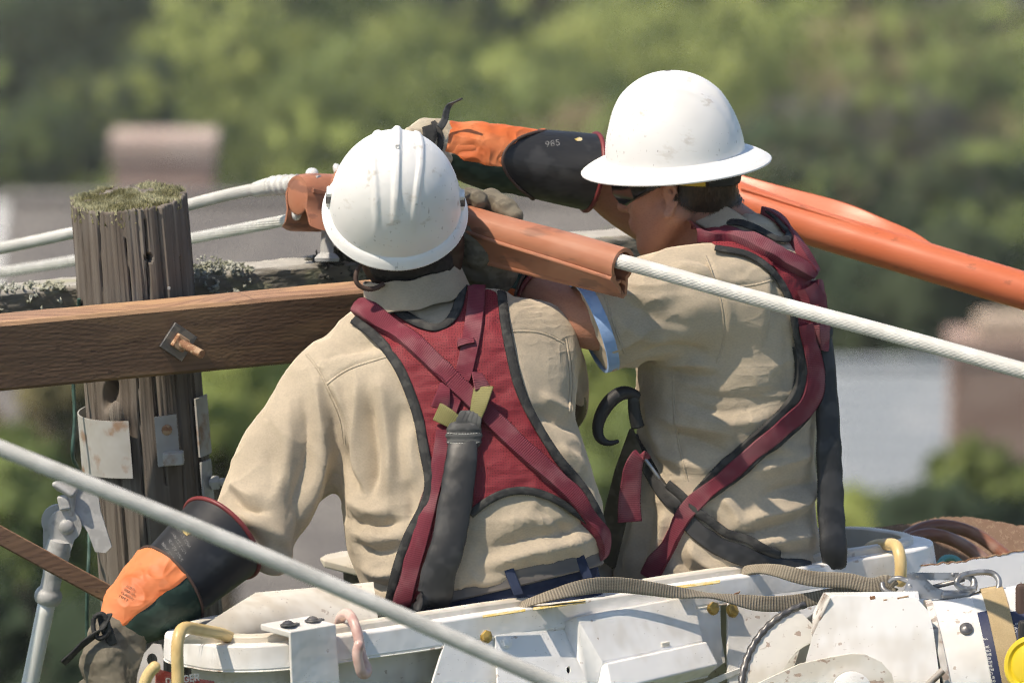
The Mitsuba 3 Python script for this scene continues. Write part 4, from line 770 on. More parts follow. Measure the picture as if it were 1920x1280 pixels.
def build_bucket():
    t = thing('aerial_bucket', 'white fibreglass aerial lift bucket that both men stand in', 'bucket')
    put('wall', bucket_sweep([(0.0, -0.01), (0.004, -0.30), (-0.03, -1.05), (-0.12, -1.07), (-0.12, -1.06), (-0.038, -1.04), (-0.006, -0.30), (-0.010, -0.01)]), 'fibre_wall', t, smooth=35)
    put('floor', hull([BA + BU * (a * BL + (1 - 2 * a) * .03) + BW * (b * BWID + (1 - 2 * b) * .03) - BN * h for a in (0, 1) for b in (0, 1) for h in (1.06, 1.045)]), 'fibre_wall', t)
    put('rim', bucket_sweep(rounded([(0.001, -0.004), (0.001, -0.030), (0.030, -0.030), (0.030, -0.041), (0.044, -0.041), (0.047, -0.036), (0.043, 0.0), (0.040, 0.003), (0.004, 0.002)], 0.003), wob=0.0012), 'paint_white', t, smooth=40, label='white moulded rim, scuffed along its lower edge')
    put('rim_edge', bucket_sweep([(0.0455, -0.0425), (0.0475, -0.0405), (0.045, -0.0385), (0.0425, -0.0395)], wob=0.0012), 'paint_chipped', t, smooth=40)
    put('liner_lip', bucket_sweep(rounded([(-0.0145, -0.10), (-0.0145, 0.013), (-0.010, 0.0155), (0.004, 0.0150), (0.008, 0.011), (0.008, -0.002), (-0.006, -0.002), (-0.006, -0.10)], 0.002), wob=0.0016), 'fibreglass', t, smooth=40, label='cream liner lip standing above the rim')
    # the cream scuff panel inside the left end
    A = [((480, 1110, -.10), (335, 1206, -.24)), ((560, 1103, -.06), (450, 1206, -.20)), ((640, 1096, -.01), (590, 1200, -.125)), ((700, 1090, .02), (712, 1190, -.075))]
    n1, n2 = 40, 18; g = np.zeros((n1, n2, 3)); top = spline(np.array([a for a, _ in A], float), n1); bot = spline(np.array([b for _, b in A], float), n1)
    for j, s in enumerate(np.linspace(0, 1, n2)):
        ang = s * math.pi / 2; rows = top + (bot - top) * s; rows[:, 2] = top[:, 2] + (bot[:, 2] - top[:, 2]) * math.sin(ang) ** 0.7; rows[:, 1] += -3 * math.sin(2 * ang)
        g[:, j] = PP(rows)
    v = g.reshape(-1, 3); m = trimesh.Trimesh(v, quads(grid_faces(n1, n2)), process=False); m.invert() if (m.face_normals @ FWD).mean() > 0 else None
    b = trimesh.Trimesh(v - vnormals(m) * 0.006, m.faces[:, ::-1], process=False); put('liner_panel', cat([m, b]), 'fibreglass', t, smooth=True, label='cream curved liner panel at the left end')
    # clamp bracket with two screws over the rim
    fr = [(546, 1186), (628, 1172), (636, 1285), (636, 1340), (552, 1345)]
    q = np.array([rim_out(x, y, 0.055) for x, y in fr]); br = put('clamp_bracket', rpoly(q, -BW, 0.006, 0.0025), 'paint_white', t, smooth=40, label='white steel bracket clamped over the rim')
    tp = [rim_out(546, 1186, 0.055), rim_out(628, 1172, 0.055)]; up = BN * 0.010 + BW * 0.056
    put('bracket_top', hull(np.vstack([ICO * 0.0025 + p for p in (tp[0] - BW * -.003, tp[1] - BW * -.003, tp[0] + up - BU * .022, tp[1] + up - BU * .016, tp[0] + up - BU * .022 - BN * .006, tp[0] - BN * 0.006 + BW * .004)])), 'paint_white', br)
    for x, y in ((540, 1171), (586, 1163)):
        c = on_plane(x, y, tp[0] + up, BN); put('slot', hull([c + BU * a + BW * b + BN * h for a in (-0.010, 0.020) for b in (-.0055, .0055) for h in (-0.002, 0.0016)]), 'steel_dark', br, smooth=False); s = put('screw', disc(c + BN * 0.001, BN, 0.0098, 0.003, 20, 0.004), 'steel_dark', br); put('washer', disc(c, BN, 0.0135, 0.0018, 20), 'steel_dark', s)
    # warning stickers on the wall under the rim
    def sticker(pts, m, txt=None, at=None, h=0.010, tm='ink_white'):
        q = np.array([rim_out(x, y, 0.0068) for x, y in pts]); k = put('sticker', hull(np.vstack([q, q + BW * 0.0015])), m, t, smooth=False)
        if txt:
            tmesh = meshkit.text_mesh(txt, h, 0.0006, True); v = tmesh.vertices; tmesh.vertices = rim_out(*at, 0.0075) + v[:, :1] * BU + v[:, 1:2] * BN - v[:, 2:] * BW; put('lettering', tmesh, tm, k, smooth=False)
    sticker([(292, 1252), (362, 1271), (362, 1300), (292, 1296)], 'sticker_red', 'DANGER', (310, 1284), 0.0115); sticker([(365, 1271), (402, 1276), (402, 1310), (365, 1310)], 'sticker_red')
    for a, b, c, d in (((905, 1158), (985, 1146), (985, 1142), (905, 1154)), ((1000, 1144), (1098, 1130), (1098, 1124), (1000, 1139)), ((1262, 1105), (1350, 1093), (1350, 1088), (1262, 1100))):
        c0 = [on_plane(x, y, BA + BN * 0.0035, BN) for x, y in (a, b, c, d)]; put('worn_tape', hull(np.vstack([np.array(c0), np.array(c0) + BN * 0.0012])), 'sticker_yellow', t, smooth=False)
    return t
BK = build_bucket()
def hook(label, rows, r, m, group=None):
    t = put('tool_hook', sweep(PP(rows), r, 20, 70, cap_round=0.9), m, smooth=True, label=label, cat='hook'); return t
hook('tall cream plastic hook over the bucket rim below the black glove', [(436, 1198, -.20), (424, 1191, -.22), (395, 1184, -.27), (358, 1177, -.33), (338, 1184, -.365), (333, 1205, -.375), (333, 1250, -.375), (332, 1330, -.375)], 0.0105, 'plastic_cream')
hook('short cream hook tip at the bottom edge, left of the tall cream hook', [(291, 1249, -.40), (284, 1256, -.40), (274, 1272, -.40), (268, 1296, -.40), (266, 1330, -.40)], 0.0098, 'plastic_cream')
hook('pale pink plastic hook hanging over the rim beside the white bracket', [(640, 1184, -.11), (637, 1170, -.12), (643, 1153, -.15), (655, 1152, -.19), (664, 1168, -.215), (673, 1200, -.225), (682, 1240, -.225), (688, 1258, -.225), (681, 1263, -.235), (674, 1248, -.245), (670, 1222, -.25), (673, 1208, -.25)], 0.0088, 'plastic_pink')
hook('cream plastic hook over the right end of the rim', [(1622, 1037, .50), (1632, 1027, .49), (1650, 1021, .46), (1672, 1020, .41), (1684, 1030, .375), (1688, 1048, .365), (1688, 1090, .365)], 0.0108, 'plastic_cream')
def build_tray():
    t = thing('fibreglass_tray', 'pale weathered tray corner behind the left man', 'tray')
    q = [(603, 1048, .45), (612, 1042, .47), (640, 1036, .52), (760, 1027, .56), (760, 1086, .45), (690, 1073, .44), (640, 1060, .44), (610, 1052, .44)]
    put('lip', hull(np.vstack([ICO * 0.003 + p for p in PP(q)] + [ICO * 0.003 + p - VZ * 0.008 for p in PP(q[4:])])), 'fibreglass', t, smooth=30)
    put('body', hull([P(x, y, d) for x, y in ((643, 1066), (760, 1090), (650, 1180), (760, 1180)) for d in (.46, .54)]), 'leather_grey', t, smooth=False)
build_tray()
# ---------------------------------------------------------------- the boom's end at the lower right
def build_boom():
    t = thing('boom_head', 'white painted boom head and mounting plates bolted to the front of the bucket', 'boom')
    d1 = lambda x, y: dep(x) - 0.060 - (y - 1190) * 0.00018
    m, n = plate([(836, 1200), (852, 1192), (918, 1174), (926, 1180), (931, 1195), (938, 1300), (960, 1380), (780, 1380)], d1, 0.006); a = put('mounting_plate', m, 'paint_white', t, smooth=30, label='narrow plate with one yellow bolt')
    def bolt(x, y, d, nn, parent, mt='bolt_yellow', r=11.5):
        c = P(x, y, d); put('bolt', disc(c, nn, px(r), px(7), 6, 0.002), mt, parent, smooth=25); put('bolt_washer', disc(c - nn * 0.001, nn, px(r * 1.18), px(2), 20), mt, parent) 
    bolt(911, 1192, d1(911, 1192) - .002, n, a)
    # pressed cover with a raised box
    f0 = lambda x, y: dep(x) - 0.066 - (y - 1190) * 0.00045
    rows = [(929, 1191), (1062, 1166), (1290, 1124), (1306, 1160), (1326, 1262), (1328, 1268), (1230, 1290), (1100, 1330), (940, 1380)]
    m, n = plate(rows, f0, 0.005, [[(1066 + 4 * math.cos(q), 1255 + 7 * math.sin(q)) for q in np.linspace(0, 6.28, 12, endpoint=False)]]); c = put('pressed_cover', m, 'paint_white', t, smooth=30, label='pressed white cover with a raised box')
    def raised(lo, hi, out):
        A = np.array([P(x, y, f0(x, y)) for x, y in lo]); B = np.array([P(x, y, f0(x, y)) + n * out for x, y in hi]); return hull(np.vstack([A - n * .002] + [ICO * 0.005 + p - n * 0.005 for p in B]))
    put('raised_box', raised([(1052, 1168), (1286, 1126), (1322, 1262), (1112, 1306)], [(1066, 1172), (1280, 1132), (1296, 1212), (1112, 1250)], 0.034), 'paint_white', c, smooth=25)
    put('lower_ledge', raised([(1108, 1256), (1308, 1212), (1328, 1266), (1120, 1316)], [(1118, 1262), (1300, 1222), (1318, 1258), (1126, 1304)], 0.042), 'paint_white', c, smooth=25)
    bolt(949, 1205, f0(949, 1205) - .002, n, c, 'paint_white', 10); q = P(1227, 1221, f0(1227, 1221)) + n * .036; put('tag', rbox(q, [BU, BN, BW], [.008, .004, .002], 0.001), 'fibreglass', c)
    m, n2 = plate([(1292, 1126), (1300, 1118), (1350, 1112), (1352, 1190), (1360, 1240), (1330, 1262), (1316, 1200)], lambda x, y: dep(x) - 0.060 - (y - 1130) * 0.0002, 0.005); s = put('mounting_plate', m, 'paint_white', t, smooth=30, label='folded edge plate right of the raised box'); bolt(1337, 1139, dep(1337) - .064, n2, s)
    # the long plate with a rusty torn upper edge
    top = [(1366, 1128), (1392, 1101), (1430, 1096), (1470, 1091), (1500, 1084), (1560, 1078), (1630, 1068), (1700, 1062), (1770, 1056), (1800, 1053), (1830, 1046), (1860, 1044), (1900, 1034), (1960, 1026), (2060, 1012)]
    g = np.random.default_rng(2); tt = []
    for i in range(len(top) - 1):
        for q in range(6): k = q / 6; tt.append((top[i][0] + (top[i + 1][0] - top[i][0]) * k, top[i][1] + (top[i + 1][1] - top[i][1]) * k + g.normal() * 0.9))
    d2 = lambda x, y: dep(x) - 0.058 - (y - 1100) * 0.00035
    m, n3 = plate([(1370, 1400), (1367, 1250)] + tt + [(2060, 1400)], d2, 0.006); lp = put('side_plate', m, 'paint_white', t, smooth=30, label='long white side plate with a rusty torn upper edge')
    put('rusty_edge', sweep([P(x, y - 0.4, d2(x, y) - 0.0005) for x, y in tt], 0.0017, 6, 260), 'rust', lp, smooth=True)
    m, _ = plate([(1560, 1150), (1700, 1128), (2060, 1078), (2060, 1086), (1700, 1135), (1560, 1158)], lambda x, y: d2(x, y) - .004, 0.004); put('fold_line', m, 'paint_white', lp, smooth=30)
    bolt(1373, 1144, d2(1373, 1144) - .002, n3, lp)
    m, _ = plate([(1296, 1290), (1360, 1262), (1420, 1240), (1420, 1246), (1300, 1300)], lambda x, y: dep(x) - .12, 0.004); put('strap_bar', m, 'paint_white', t, smooth=30)
    # the slewing ring with worn steel edge
    cx, cy = 1556, 1292; dz = lambda x, y: 0.115 + (x - 1556) * 0.0002 - (y - 1200) * 0.0003
    m, n4 = plate(arc(cx, cy, 163, 112, 200, 40) + arc(cx, cy, 94, 200, 92, 40), dz, 0.012); rg = put('ring_flange', m, 'paint_rusty', t, smooth=30, label='curved ring flange with rust spots')
    put('worn_edge', sweep([P(x, y, dz(x, y) - .001) for x, y in arc(cx, cy, 166, 106, 202, 50)], 0.0062, 10, 140, fn=lambda u, a: 1 + 0.12 * np.sin(u * 90 + 2 * a)), 'steel_dark', rg, smooth=True)
    m, _ = plate([(1440, 1300), (1478, 1180), (1540, 1140), (1560, 1150), (1530, 1260), (1500, 1320)], lambda x, y: 0.20, 0.01); put('inner_web', m, 'paint_chipped', rg, smooth=30)
    m, _ = plate([(1470, 1300), (1490, 1245), (1508, 1190), (1528, 1190), (1512, 1280), (1504, 1310)], lambda x, y: 0.15, 0.01); put('inner_web', m, 'fibre_wall', rg, smooth=30)
    # the boxy housing
    fx = lambda x, y: -0.020 - (y - 1200) * 0.00022
    o = [(1556, 1122), (1566, 1117), (1712, 1120), (1722, 1124), (1742, 1146), (1750, 1180), (1762, 1270), (1766, 1330), (1496, 1330), (1512, 1232), (1524, 1190)]
    m, n5 = plate(o, fx, 0.012); hb = put('housing', m, 'paint_white', t, smooth=30, label='boxy white housing with chipped corners')
    tops = [P(x, y, fx(x, y) + 0.002) for x, y in ((1556, 1122), (1566, 1117), (1712, 1120), (1722, 1124))] + [P(x, y, .11) for x, y in ((1548, 1112), (1720, 1110))]
    put('housing_top', hull(np.vstack([ICO * .002 + p for p in tops])), 'paint_white', hb, smooth=30)
    put('housing_side', hull(np.vstack([ICO * .002 + p for p in [P(1556, 1122, -.01), P(1524, 1190, -.01), P(1545, 1112, .07), P(1526, 1150, .07)]])), 'paint_chipped', hb, smooth=30)
    for x, y, a, b in ((1636, 1120, 5, 3.4), (1693, 1119, 11, 1.6), (1660, 1124, 4, 1.5), (1537, 1238, 4, 3)): put('rust_spot', rbox(P(x, y, fx(x, y) - .0006), [unit(RT + .2 * UP), unit(UP - .2 * RT), FWD], [px(a), px(b), .001], .0009), 'rust', hb)
    m, _ = plate([(1376, 1330), (1400, 1290), (1500, 1244), (1560, 1231), (1596, 1225), (1622, 1226), (1652, 1240), (1672, 1262), (1682, 1300), (1684, 1340)], lambda x, y: -0.075, 0.018); lv = put('link_arm', m, 'paint_rusty', t, smooth=30, label='rounded link arm in front of the housing')
    put('pin_cap', disc(P(1597, 1296, -.08), -FWD, px(38), .012, 40, 0.006), 'paint_white', lv, smooth=35)
    put('blue_rod', sweep([P(1690, 1330, -.06), P(1768, 1256, -.05)], 0.006, 12, 6), 'paint_chipped', t)
    # boom tube with its band, label and strap
    c0 = P(1769, 1290, 0.12); ax = unit(P(1769 + 155, 1290 - 28, 0.12) - c0); R = 0.152
    fr = unit(-FWD - ax * (-FWD @ ax)); up = unit(np.cross(fr, ax)); up = up if up @ UP > 0 else -up
    def cyl(s0, s1, r, a0=-60, a1=120, th=0.004, n=60):
        an = np.radians(np.linspace(a0, a1, n)); ss = np.array([s0, s0, s1, s1]) * 0 + [s0, s0 + 1e-4, s1 - 1e-4, s1]; rr = [r - th, r, r, r - th]
        v = np.stack([c0 + s * ax + q * (np.cos(an)[:, None] * fr + np.sin(an)[:, None] * up) for s, q in zip(ss, rr)], 1); m = trimesh.Trimesh(v.reshape(-1, 3), quads(grid_faces(n, 4)), process=False); m.fix_normals(); return m
    bt = put('boom_tube', cyl(-0.0, 0.5, R, -180, 180, 0.06, 120), 'paint_white', t, smooth=30, label='round white boom tube')
    put('end_band', cyl(-0.006, 0.006, R + 0.004, -180, 180, 0.02, 120), 'paint_chipped', bt, smooth=30)
    put('cap_screw', disc(on_tube(1812, 1180, c0, ax, R), unit(on_tube(1812, 1180, c0, ax, R) - c0 - ax * ((on_tube(1812, 1180, c0, ax, R) - c0) @ ax)), px(12.5), .007, 24, .003), 'steel_dark', bt)
    sx = lambda x: (on_tube(x, 1200, c0, ax, R) - c0) @ ax
    lb = put('label', cyl(sx(1842), sx(1990), R + 0.0012, -30, 78, 0.002), 'ink_white', bt, smooth=30, label='white label with a navy panel'); put('navy_panel', cyl(sx(1844), sx(1876), R + 0.002, -30, 53, 0.002), 'ink_navy', lb, smooth=30); put('navy_panel', cyl(sx(1906), sx(1990), R + 0.002, -30, 48, 0.002), 'ink_navy', lb, smooth=30)
    def words(txt, x, y, h, rot=0):
        k = meshkit.text_mesh(txt, h, 0.0005, True); v = k.vertices.copy(); p = on_tube(x, y, c0, ax, R); s, a = (p - c0) @ ax, math.atan2((p - c0) @ up, (p - c0) @ fr)
        S_, A_ = s + v[:, 0], a + v[:, 1] / R; k.vertices = c0 + S_[:, None] * ax + (R + 0.0026 + v[:, 2:]) * (np.cos(A_)[:, None] * fr + np.sin(A_)[:, None] * up); put('lettering', k, 'ink_white', lb, smooth=False)
    words('ALL', 1843, 1201, 0.0035); words('L HAZ', 1899, 1174, .0042); words('OUT', 1901, 1181, .0042); words('U', 1902, 1187, .0042)
    for y, w in zip(range(1216, 1284, 7), ('RE', 'NO', 'WE', 'IN', 'TH', 'BE', 'ON', 'IT', 'US', 'TO')): words(w, 1848 + (y - 1216) * 0.16, y, 0.0040)
    return c0, ax, R, fr, up, sx, cyl
def on_tube(x, y, c0, ax, R):
    o, d = EYE, unit(P(x, y) - EYE); w = o - c0; a = d - ax * (d @ ax); b = w - ax * (w @ ax); A, B, C = a @ a, 2 * a @ b, b @ b - R * R
    return o + d * ((-B - math.sqrt(max(B * B - 4 * A * C, 0))) / (2 * A))
BT = build_boom()
def build_strap():
    c0, ax, R, fr, up, sx, cyl = BT
    t = thing('anchor_strap', 'tan webbing anchor strap wrapped round the boom tube, with a steel D ring', 'strap')
    m = cyl(sx(1863), sx(1906), R + 0.006, -170, 92, 0.004, 90); n = len(m.vertices) // 4
    put('webbing', m, 'web_tan', t, smooth=30, uv=None)
    q = [(1806, 1128, .10), (1826, 1116, .115), (1862, 1110, .12), (1896, 1120, .12), (1886, 1130, .09), (1850, 1136, .07), (1812, 1138, .08)]
    pd = put('wear_pad', hull(np.vstack([ICO * 0.004 + p for p in PP(q)])), 'leather_grey', t, smooth=30, label='frayed wear pad under the D ring')
    put('pad_top', hull(np.vstack([ICO * 0.002 + p for p in PP([(1820, 1116, .10), (1850, 1104, .12), (1878, 1112, .115), (1850, 1124, .09)])])), 'web_tan', pd, smooth=30)
    put('d_ring', sweep(PP([(1830, 1102, .09), (1802, 1101, .085), (1794, 1094, .085), (1798, 1083, .09), (1816, 1075, .10), (1842, 1072, .105), (1864, 1076, .105), (1873, 1088, .10), (1871, 1104, .095), (1866, 1112, .09)]), 0.0052, 14, 90), 'steel', t, smooth=True, label='steel D ring')
    k = thing('yellow_knob', 'yellow plastic knob at the right edge below the tan strap', 'knob')
    o = P(1936, 1246, -.10); put('rim', lathe([(0, 0), (0.045, 0), (0.050, .006), (0.046, .012), (.040, .013), (.036, .008), (.030, .012), (0, .014)], o, unit(-FWD - RT * .5 + UP * .2)), 'paint_yellow', k, smooth=40)
    put('black_cap', rbox(P(1930, 1182, -.06), [RT, UP, FWD], [.018, .018, .02], .006), 'plastic_black', k); put('brown_tab', rbox(P(1926, 1130, .02), [RT, UP, FWD], [.02, .034, .01], .009), 'leather_brown', k)
    h = thing('safety_lanyard', 'dirty beige webbing lanyard lying over the rim with a steel snap hook', 'lanyard')
    U = UP; rows = [(955, 1146, .05), (1000, 1126, .0), (1060, 1108, .0), (1130, 1096, .035), (1200, 1100, .07), (1270, 1110, .10), (1330, 1116, .125), (1380, 1124, .145), (1430, 1131, .16), (1490, 1128, .175), (1540, 1118, .18), (1600, 1106, .17), (1650, 1101, .16)]
    sides = [U * .6 + FWD, U * .6 + FWD * .8, U * 0.8 + FWD * .5, U, U, U * .9 + FWD * .2, U * .35 + FWD, U * .8 + FWD * .6, U, U, U, U * .7 + FWD * .6, U * .5 + FWD]
    m, uv = strip(PP(rows), np.array([unit(s) for s in sides]), np.array([11, 12, 14, 15, 14, 11.5, 10, 13, 15, 14.5, 13, 12, 10]) / S, 0.004, 150); put('webbing', m, 'web_beige', h, smooth=True, uv=uv)
    rows = [(1388, 1094, .34), (1384, 1080, .30), (1402, 1069, .25), (1430, 1066, .21), (1462, 1070, .18), (1500, 1080, .165), (1545, 1086, .16), (1600, 1090, .155), (1645, 1096, .15), (1668, 1092, .15), (1676, 1100, .15), (1660, 1106, .152)]
    sides = [FWD, FWD * .8 + U * .5, FWD * .7 + U * .6, FWD * .6 + U * .6, U * .9 + FWD * .3, U, U, U, U, U, U, U]
    m, uv = strip(PP(rows), np.array([unit(s) for s in sides]), np.array([11, 11, 11, 11, 13, 14.5, 15, 15, 15, 13, 10, 8]) / S, 0.0055, 140); put('webbing', m, 'web_beige', h, smooth=True, uv=uv, label='upper webbing end, sewn thick to the hook eye')
    s = put('snap_hook', plate([(1697, 1122), (1696, 1104), (1703, 1086), (1702, 1076), (1712, 1072), (1730, 1076), (1738, 1086), (1752, 1100), (1770, 1106), (1806, 1106), (1812, 1112), (1800, 1123)], lambda x, y: 0.108, 0.012)[0], 'steel', h, smooth=30, label='steel double action snap hook')
    put('eye', sweep(PP([(1700, 1108, .12), (1690, 1114, .12), (1672, 1112, .12), (1656, 1103, .125), (1654, 1094, .13)]), 0.0050, 12, 40, cap_round=.8), 'steel', s, smooth=True); put('eye', sweep(PP([(1704, 1090, .12), (1690, 1084, .12), (1676, 1084, .125), (1668, 1090, .13)]), 0.0042, 12, 40, cap_round=.8), 'steel', s, smooth=True)
    put('gate', plate([(1706, 1073), (1798, 1073), (1796, 1082), (1786, 1087), (1744, 1087), (1728, 1083)], lambda x, y: 0.118, 0.010)[0], 'steel', s, smooth=30); put('gate_bar', sweep(PP([(1750, 1100, .12), (1770, 1095, .12), (1790, 1090, .115), (1808, 1085, .115)]), 0.0042, 10, 30), 'steel_dark', s, smooth=True)
    put('nose', sweep(PP([(1770, 1115, .105), (1800, 1116, .10), (1816, 1110, .098), (1826, 1098, .10), (1824, 1086, .106), (1814, 1080, .112), (1802, 1082, .118)]), [.0075, .0080, .0075, .0066, .0058, .0052, .0045], 16, 70, cap_round=.7), 'steel', s, smooth=True)
    for x, y in ((1706, 1098), (1720, 1078), (1787, 1077)): put('rivet', disc(P(x, y, .107), -FWD, px(4), .002, 14, .001), 'steel', s)
    for lab, rows, r in (('upper of the two brown hydraulic hoses looping behind the bucket end', [(1660, 1052, .66), (1686, 1018, .70), (1716, 996, .74), (1756, 985, .77), (1790, 988, .78), (1830, 1002, .76), (1866, 1026, .72), (1900, 1056, .68), (1930, 1090, .66)], .0118), ('lower of the two brown hydraulic hoses, with a clamp band', [(1664, 1056, .64), (1690, 1022, .68), (1718, 1006, .70), (1750, 1002, .71), (1785, 1011, .70), (1822, 1032, .67), (1856, 1060, .65), (1880, 1085, .64)], .0118)):
        q = put('hydraulic_hose', sweep(PP(rows), r, 20, 90), 'hose_brown', smooth=True, label=lab, cat='hose')
        if 'lower' in lab: put('clamp_band', sweep(PP([(1742, 1003, .71), (1750, 1003, .71)]), .0128, 20, 4), 'hose_brown', q, smooth=30)
    put('hydraulic_hose', sweep(PP([(1760, 1062, .60), (1772, 1046, .62), (1790, 1047, .63), (1806, 1062, .62)]), .006, 14, 40), 'hose_teal', smooth=True, label='thin teal hose end below the brown hoses', cat='hose')
    top = [(1600, 994), (1640, 988), (1690, 983), (1720, 978), (1745, 972), (1768, 968), (1800, 969), (1830, 970), (1860, 975), (1890, 981), (1930, 987), (2080, 1000)]; g = np.random.default_rng(9); tt = []
    for i in range(len(top) - 1):
        for q in range(5): k = q / 5; tt.append((top[i][0] + (top[i + 1][0] - top[i][0]) * k, top[i][1] + (top[i + 1][1] - top[i][1]) * k + g.normal() * 1.1))
    put('board', plate([(1590, 1160), (1594, 1000)] + tt + [(2080, 1160)], lambda x, y: 0.92 - (y - 980) * .0006, 0.022)[0], 'board_brown', smooth=30, label='rough brown fibrous board behind the brown hoses', cat='board')
    put('end_panel', hull(np.vstack([ICO * .004 + p for p in PP([(1580, 994, .80), (1685, 1008, .80), (1700, 1060, .74), (1585, 1050, .70)])])), 'paint_white', BK, smooth=30)
build_strap()
# ---------------------------------------------------------------- the two men
def cuff(pts, rad, side, a0, a1, e0=None, e1=None, n=40, sides=48, th=0.0022, raw=False):
    """an open rubber or leather sleeve along pts; angles a0..a1 in degrees from 'side'; e0 / e1(angle) trim its ends"""
    pts = np.asarray(pts, float); full = spline(np.c_[pts, rad], 200); c, r = full[:, :3], full[:, 3]; t, a, b = frames(c, side)
    an = np.radians(np.linspace(a0, a1, sides)); s0 = np.zeros(sides) if e0 is None else e0(an); s1 = np.ones(sides) if e1 is None else e1(an)
    u = s0 + (s1 - s0) * np.linspace(0, 1, n)[:, None]; i = u * 199; lo = np.clip(np.floor(i).astype(int), 0, 198); w = (i - lo)[..., None]
    L = lambda q: q[lo] * (1 - w) + q[lo + 1] * w
    C, R, A, B = L(c), L(r[:, None]), unit(L(a)), unit(L(b)); dirs = np.cos(an)[None, :, None] * A + np.sin(an)[None, :, None] * B
    o, q = C + R * dirs, C + (R - th) * dirs
    if raw: return o, dirs
    f = quads(grid_faces(n, sides)); k = n * sides; rim = np.r_[np.arange(sides), np.arange(1, n) * sides + sides - 1, (n - 1) * sides + np.arange(sides - 2, -1, -1), np.arange(n - 2, 0, -1) * sides]; r2 = np.roll(rim, -1)
    m = trimesh.Trimesh(np.vstack([o.reshape(-1, 3), q.reshape(-1, 3)]), np.vstack([f, f[:, ::-1] + k, np.c_[rim, rim + k, r2 + k], np.c_[rim, r2 + k, r2]]), process=False); m.fix_normals(); return m
def crease(m, amp, freq, seed, stretch=(1, 1, 1)):
    v, n = np.array(m.vertices), vnormals(m); d = meshkit.fbm(v * freq * np.array(stretch), 3, seed) - 0.5; return trimesh.Trimesh(v + n * (amp * 2 * d)[:, None], m.faces, process=False)
def print_on(mesh, txt, x, y, ang, hpx, m, parent, lift=0.0008):
    """lettering printed on a curved thing: start, direction in degrees (up is +), capital height in survey units"""
    k = meshkit.text_mesh(txt, hpx, 0.4, False); v = k.vertices; a = math.radians(ang); ca, sa = math.cos(a), math.sin(a)
    xy = np.c_[x + v[:, 0] * ca - v[:, 1] * sa, y - (v[:, 0] * sa + v[:, 1] * ca)]; p, n = cast(mesh, xy)
    k.vertices = p + n * (lift + 0.0004 * (v[:, 2:] > 0.2)); put('lettering', k, m, parent, smooth=False)
def piping(body, rows, r, m, parent, name='binding', n=110, lift=0.006, **kw):
    full = spline(np.array(rows, float), n); p, nr = cast(body, full[:, :2]); nr = unit(ndimage.uniform_filter1d(nr, 21, axis=0, mode='nearest'))
    p = ndimage.uniform_filter1d(p, 13, axis=0, mode='nearest') + nr * lift
    t = unit(np.gradient(p, axis=0)); s = unit(np.cross(t, nr)); an = np.arange(12) * 2 * np.pi / 12
    v = p[:, None] + r * (np.cos(an)[None, :, None] * s[:, None] + 0.45 * np.sin(an)[None, :, None] * nr[:, None]); v = np.vstack([v.reshape(-1, 3), p[0], p[-1]]); j = np.arange(12); j2 = (j + 1) % 12
    mesh = trimesh.Trimesh(v, np.vstack([quads(grid_faces(n, 12, True)), np.c_[j2, j, j * 0 + n * 12], np.c_[(n - 1) * 12 + j, (n - 1) * 12 + j2, j * 0 + n * 12 + 1]]), process=False); mesh.fix_normals()
    return put(name, mesh, m, parent, smooth=True, **kw)
def web(body, rows, parent, m='web_red', name='strap', lift=0.006, label=None, n=70, soft=8, th=0.003):
    mesh, uv = ribbon(body, rows, n=n, lift=lift, soft=soft, th=th); return put(name, mesh, m, parent, smooth=True, uv=uv, label=label)
